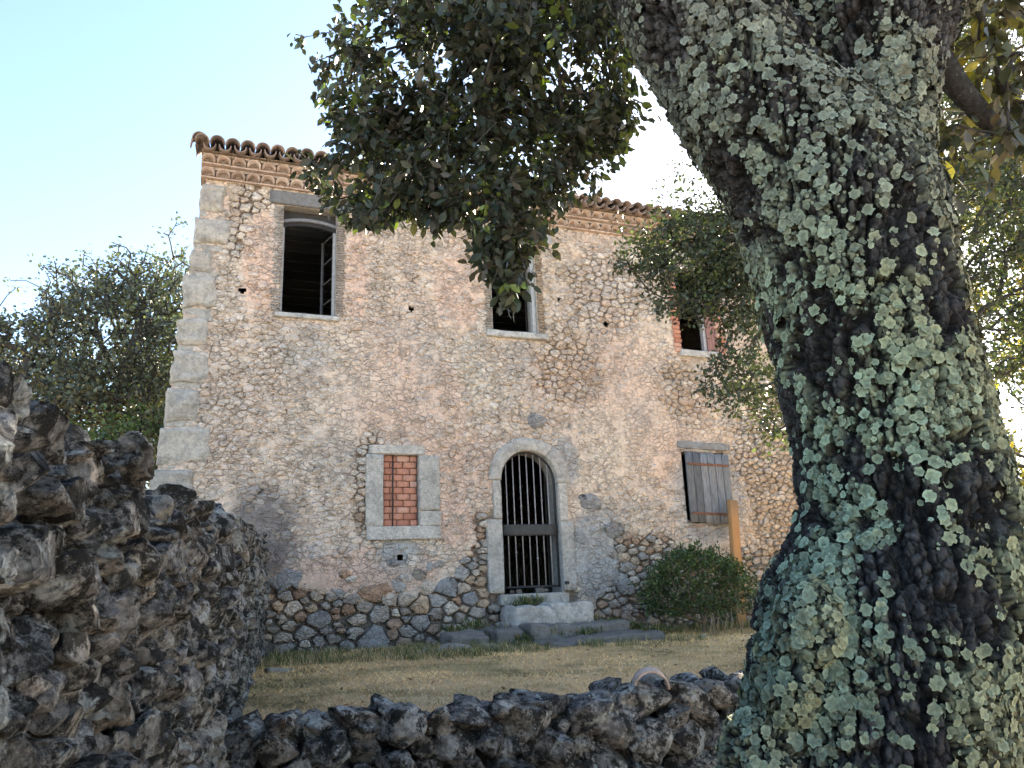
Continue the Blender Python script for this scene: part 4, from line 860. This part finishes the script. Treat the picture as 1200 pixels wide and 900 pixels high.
    for k in range(10):
        na = 18; th = np.arange(na)*2*math.pi/na; nl = rs.randint(5, 8); lob = (1+.13*np.sin(nl*th+rs.rand()*6)+rs.uniform(-.14, .10, na))*(1+.22*np.cos(th-rs.rand()*6))
        rings = [np.array([[0, 0, .12]])]
        for (rr, zz) in ((.5, .12), (1., .12)): rings.append(np.stack([rr*lob*np.cos(th), rr*lob*np.sin(th), zz+rs.uniform(-.12, .2, na)*rr], 1))
        Vt = np.concatenate(rings); Ft = [[0, 1+j, 1+(j+1) % na] for j in range(na)]
        for j in range(na): a, b, c_, d = 1+j, 1+(j+1) % na, 1+na+(j+1) % na, 1+na+j; Ft += [[a, d, c_], [a, c_, b]]
        T.append((Vt, np.array(Ft)))
    B = NB(); cn = fbm(V2[cand]*3.0, 3, 44); sd_ = side[cand]; hgt = V2[cand][:, 2]; up = np.array([0, 0, 1.])
    for i, a in enumerate(cand):
        nn = N[a]+rs.normal(size=3)*.2; nn /= np.linalg.norm(nn); t1 = np.cross(nn, up); t1 /= np.linalg.norm(t1)+1e-9; t2 = np.cross(nn, t1); an = rs.rand()*6.28; u_ = t1*math.cos(an)+t2*math.sin(an); w_ = -t1*math.sin(an)+t2*math.cos(an)
        s = .004+.0125*rs.rand()**2.2*(1+.7*max(0, zone[a])) ; Vt, Ft = T[i % 10]; P = V2[a]+N[a]*.0015+s*(Vt[:, :1]*u_+Vt[:, 1:2]*w_+Vt[:, 2:]*nn)
        yl = np.clip(.25+.55*sd_[i]+.5*cn[i]+rs.normal()*.1, 0, 1); mint = np.array([.36, .45, .31]); och = np.array([.50, .45, .24]); gr = np.array([.24, .26, .235]); c = mint*(1-yl)+och*yl
        g = np.clip(.75*sstep(2.25, 2.7, hgt[i])*1.0+cn[i]*.6-.1, 0, .85); c = c*(1-g)+gr*g
        c = c*rs.uniform(.55, 1.15); cv = np.repeat(c[None], len(Vt), 0); cv[:19] *= .74; cv[0] *= .8; B.add(P, Ft, cv)
    o = link('lichen', B.mesh('lichen'), LICH, tree); o.matrix_parent_inverse = inv; o['kind'] = 'stuff'
    return tree, inv
oaktree, oakinv = oak()
def blob_pts(blobs, n, rs, clump=0, thr=-.12):
    """points filling rounded masses given by direction, size and distance"""
    wgt = np.array([b[2]*b[3]*b[6] for b in blobs], float); wgt /= wgt.sum(); k = rs.choice(len(blobs), n, p=wgt); P = []
    for i in k:
        u, v, ru, rv, d, dd, _ = blobs[i]; a = rs.rand()*6.283; r = math.sqrt(rs.rand())*(1+.22*abs(rs.normal())*(rs.rand() < .35)); P.append(vp(u+ru*r*math.cos(a), v+rv*r*math.sin(a), d+dd*rs.uniform(-1, 1)*math.sqrt(max(.05, 1.05-r*r))))
    P = np.array(P); f = fbm(P*clump, 2, 17) if clump else np.zeros(len(P)); return P[f > thr] if clump else P
def crown(owner, inv, base, tips, per, ln, cols, rs, r0=.0022, rmax=.05, tm=LT, singles=0, spread=.8, droop=.4, hi=.06, hicol=(.12, .17, .03), wood=(.06, .055, .05), jit=.02, nm='branches', flat=.55, parts=4):
    A, par, w_, td = grow(base, tips, .06, .22); V, Fq = twigs(A, par, w_, r0, rmax, parts)
    o = link(nm, mesh(nm, V, Fq, np.broadcast_to(wood, (len(V), 3))), TWIG, owner); o.matrix_parent_inverse = inv
    o['kind'] = 'stuff'
    P, D, S, idx = rosettes(tips, td, per, ln, rs, spread, droop, jit); n = len(P); cl = np.array(cols); c = cl[rs.randint(len(cl), size=n)]*(.75+.5*hsh(idx, idx*0, idx*0, 3))[:, None]*rs.uniform(.8, 1.2, (n, 1))
    hm_ = hsh(idx, idx*0+1, idx*0, 9) < hi; c[hm_] = np.array(hicol)*rs.uniform(.7, 1.3, (hm_.sum(), 1))
    if singles:
        toc = np.linalg.norm(P-CAM, axis=1); rel = RM.T@(P-CAM).T; uu = 600+F*rel[0]/-rel[2]; vv = 450-F*rel[1]/-rel[2]; score = np.where((uu > 0) & (uu < 1200) & (vv > 0) & (vv < 900), S/toc, 0); order = np.argsort(-score); one = order[:singles]; rest = order[singles:]
        for i in one:
            Vl, Fl, k = leaf_arrays(P[i:i+1]*0, D[i:i+1], S[i:i+1], rs, tm, flat); me = mesh('leaf', Vl, Fl, np.repeat(c[i:i+1], k, 0)); l_ = link('leaf', me, LEAF, owner, loc=P[i]); l_.matrix_parent_inverse = inv
        P, D, S, c = P[rest], D[rest], S[rest], c[rest]
    V, Fl, k = leaf_arrays(P, D, S, rs, tm, flat); o = link('foliage', mesh('foliage', V, Fl, np.repeat(c, k, 0)), LEAF, owner); o.matrix_parent_inverse = inv; o['kind'] = 'stuff'; print(owner.name, 'leaves', n)
rs = np.random.RandomState(21)
DK = [(.036, .047, .028), (.045, .052, .034), (.055, .052, .04), (.034, .048, .036)]
hang = [(385, 55, 40, 40, 2.9, .3, .22), (450, 110, 78, 70, 2.9, .35, 1), (430, 195, 66, 62, 2.8, .3, 1.3), (436, 240, 42, 30, 2.8, .25, .9), (540, 80, 110, 90, 2.8, .4, 1.1), (565, 180, 115, 80, 2.8, .4, 1.35), (600, 255, 48, 50, 2.7, .25, 1.2), (592, 305, 27, 34, 2.7, .15, 1.6), (600, 340, 12, 16, 2.7, .1, 1.5), (650, 90, 85, 90, 2.8, .35, 1), (690, 150, 45, 50, 2.9, .3, .8), (735, 105, 22, 35, 2.9, .2, .6),
        (715, 55, 38, 60, 2.9, .3, .8), (705, 130, 38, 50, 2.8, .25, .7), (620, 10, 110, 40, 2.5, .3, 1), (520, 10, 90, 40, 2.7, .3, 1), (500, 232, 50, 30, 2.8, .25, .8), (645, 205, 38, 28, 2.8, .25, .9), (600, -90, 170, 90, 2.8, .6, .35)]
tips = blob_pts(hang, 3300, rs, 6.5, -.22)
basep = [vp(650, -190, 2.3), vp(622, -120, 2.45), vp(600, -50, 2.55), vp(590, 20, 2.65), vp(575, 90, 2.75), vp(565, 160, 2.8), vp(580, 230, 2.75)]
crown(oaktree, oakinv, basep, tips, (6, 9), .047, DK, rs, .0016, .035, LT, 230, .75, .5, .05, (.14, .19, .05), nm='branch')
right = [(1160, 50, 55, 60, 2.6, .3, 1), (1175, 150, 40, 50, 2.7, .3, .8), (1120, 190, 32, 45, 2.5, .2, 1.2), (1110, 225, 28, 25, 2.5, .2, 1), (1260, 90, 70, 110, 2.7, .4, .8), (908, 25, 30, 40, 2.7, .15, .5), (1000, -120, 220, 90, 2.8, .6, .25)]
tips = blob_pts(right, 230, rs); basep = [vp(1140, -60, 2.35), vp(1150, 20, 2.45), vp(1165, 70, 2.5), vp(1180, 120, 2.6)]
crown(oaktree, oakinv, basep, tips, (5, 8), .075, [(.07, .07, .04), (.09, .075, .045), (.06, .065, .03)], rs, .0018, .02, LT, 60, .7, .5, .12, (.3, .26, .04), nm='branch')
# thick dark bough crossing at the upper right
B = MB(); V, Fc = tube([vp(1060, 20, 2.3), vp(1125, 105, 2.45), vp(1165, 150, 2.6), vp(1200, 150, 2.7), vp(1260, 120, 2.9)], [.07, .042, .036, .032, .03], 10); B.add(V, Fc, (.04, .04, .042)); o = link('bough', B.mesh('bough'), BRK, oaktree); o.matrix_parent_inverse = oakinv
# ------------------------------------------------------------------ trees behind
def tree(label, foot_u, dist, blobs, ntips, per, ln, cols, path, r0, rmax, trunk_r, seed, tm=LT2, hi=.05, hicol=(.2, .2, .04), name='holm_oak', cat='tree', group=None, spread=.85, droop=.2, jit=.05, base_z=None, wood=(.06, .055, .05)):
    rs = np.random.RandomState(seed); foot = vp(foot_u, 700, dist); z0 = gz(foot[0], foot[1]) if base_z is None else base_z; t = root(name, label, cat, (foot[0], foot[1], z0), group); inv = Matrix.Translation((-foot[0], -foot[1], -z0))
    pp = [np.array([foot[0], foot[1], z0-.1])]+[vp(u, v, d) for u, v, d in path]; n = len(pp); V, Fc = tube(pp, np.linspace(trunk_r, trunk_r*.35, n), 10); B = MB(); B.add(V, Fc, wood); k = link('trunk', B.mesh('trunk'), BRK, t); k.matrix_parent_inverse = inv
    base = []; 
    for a, b in zip(pp[1:-1], pp[2:]): base += [a, (a+b)/2]
    base.append(pp[-1]); tips = blob_pts(blobs, ntips, rs, 7./dist if dist > 10 else 2.6, -.34); crown(t, inv, base, tips, per, ln, cols, rs, r0, rmax, tm, 0, spread, droop, hi, hicol, wood, jit)
    return t
GG = [(.052, .07, .035), (.065, .085, .045), (.05, .06, .04), (.075, .09, .05)]
d = 6.8
tree('leafy evergreen oak behind the big trunk, its branches hanging over the upper right window', 1108, d,
     [(835, 290, 75, 48, d, .5, 1.6), (870, 340, 60, 50, d, .5, 1.4), (800, 325, 62, 48, d, .4, .9), (822, 215, 48, 32, d, .4, .4), (752, 300, 30, 45, d, .3, .5), (880, 420, 40, 60, d, .4, .45), (850, 450, 28, 36, d-.2, .3, .55), (905, 470, 28, 60, d, .3, .4), (1150, 110, 55, 110, d, .6, .8), (1155, 250, 55, 90, d, .6, 1.), (1160, 370, 50, 70, d, .5, .7), (1250, 250, 60, 250, d, .6, .5), (980, 200, 120, 160, d, .7, .3), (1000, -60, 250, 120, d, .9, .25)],
     6800, (7, 11), .048, GG, [(1106, 520, d), (1104, 330, d), (1100, 250, d), (1040, 220, d), (960, 250, d), (880, 275, d), (800, 290, d)], .0022, .03, .10, 31, LT2, .05, (.12, .16, .05), droop=.35, jit=.04)
tree('backlit tree with small golden leaves at the right edge beyond the trunk', 1230, 13,
     [(1150, 130, 60, 110, 13, 1, .5), (1170, 260, 60, 120, 13, 1, .8), (1160, 390, 50, 90, 13, 1, .6), (1200, 520, 50, 60, 13, 1, .9), (1190, 600, 40, 50, 12, 1, 1), (1280, 300, 90, 260, 13, 1.5, .5)],
     5000, (8, 12), .085, [(.10, .10, .03), (.07, .08, .03), (.15, .13, .03)], [(1225, 520, 13), (1210, 380, 13), (1195, 250, 13), (1180, 150, 13)], .005, .06, .14, 41, LT2, .45, (.42, .36, .05))  # gold of sun shining through is put into many leaf colours
BL = [(.105, .125, .095), (.12, .145, .10), (.09, .105, .09)]  # leaf colours lightened, distance haze put into them
tree('spreading holm oak rising between the field wall and the corner of the house', 128, 17,
     [(135, 400, 80, 75, 17, 2, 1.2), (150, 330, 58, 38, 17, 1.2, .35), (185, 350, 40, 50, 17, 1.2, .3), (90, 350, 45, 40, 17, 1.5, .55), (130, 480, 95, 60, 17, 2, 1.2), (215, 420, 60, 120, 18, 2, .8)],
     2600, (9, 13), .11, BL, [(130, 520, 17), (133, 475, 17), (150, 430, 17), (165, 385, 17), (160, 330, 17)], .010, .12, .28, 51, LT2, .03, (.17, .17, .05), spread=.8, jit=.10)
tree('grey green holm oak at the far left beyond the field wall', 10, 16,
     [(20, 440, 75, 70, 16, 2, 1.2), (60, 470, 65, 60, 16, 2, 1), (50, 340, 30, 45, 16, 1, .3), (-50, 430, 70, 110, 16, 2, 1), (75, 400, 40, 50, 16, 1.5, .7)],
     2000, (9, 13), .11, BL, [(10, 540, 16), (12, 500, 16), (22, 460, 16), (35, 425, 16)], .010, .12, .25, 61, LT2, .03, (.15, .16, .05), spread=.8, jit=.10)
tree('bright green young shrub behind the field wall near the house corner', 155, 11,
     [(150, 500, 42, 26, 11, .7, 1), (160, 530, 60, 30, 11, .7, 1), (60, 520, 70, 30, 12, .7, .7)], 420, (9, 12), .07, [(.08, .12, .035), (.06, .10, .03)], [(155, 560, 11), (152, 520, 11)], .004, .03, .05, 71, LT2, .1, (.14, .2, .05), 'shrub', 'shrub')
# wooded slope closing the view behind the house and to the right
def wood():
    rs = np.random.RandomState(91); labs = ['dense tree at the back of the wood behind the golden tree', 'low bushy tree seen through the gap right of the trunk', 'rounded tree behind the house hidden by its roof', 'tall tree beyond the left corner of the house', 'thick green shrubby tree at the foot of the golden tree', 'dark shrubby tree far to the right of the house', 'low pale green tree past the right end of the house']
    for k, (u, dd, top, w_) in enumerate(((1330, 20, 330, 130), (1190, 24, 590, 60), (700, 26, 400, 200), (230, 27, 430, 90), (1275, 17, 560, 95), (1480, 16, 520, 130), (1100, 22, 570, 110))):
        bl = [(u, top+60, w_, 60, dd, 2, 1), (u-w_*.4, top+110, w_*.8, 60, dd, 2, 1), (u+w_*.4, top+130, w_*.8, 70, dd, 2, 1)]
        tree(labs[k], u, dd, bl, 700, (10, 14), .18, GG if k != 1 else [(.12, .17, .04), (.09, .13, .04)], [(u, top+160, dd), (u, top+90, dd), (u, top+30, dd)], .012, .12, .3, 100+k, LT2, .15, (.25, .25, .05), 'broadleaf_tree', 'tree', 'trees of the wood behind the house', jit=.15)
wood()
SC.cycles.max_bounces = 6; SC.cycles.diffuse_bounces = 3; SC.cycles.glossy_bounces = 2; SC.cycles.transmission_bounces = 3; SC.cycles.transparent_max_bounces = 4
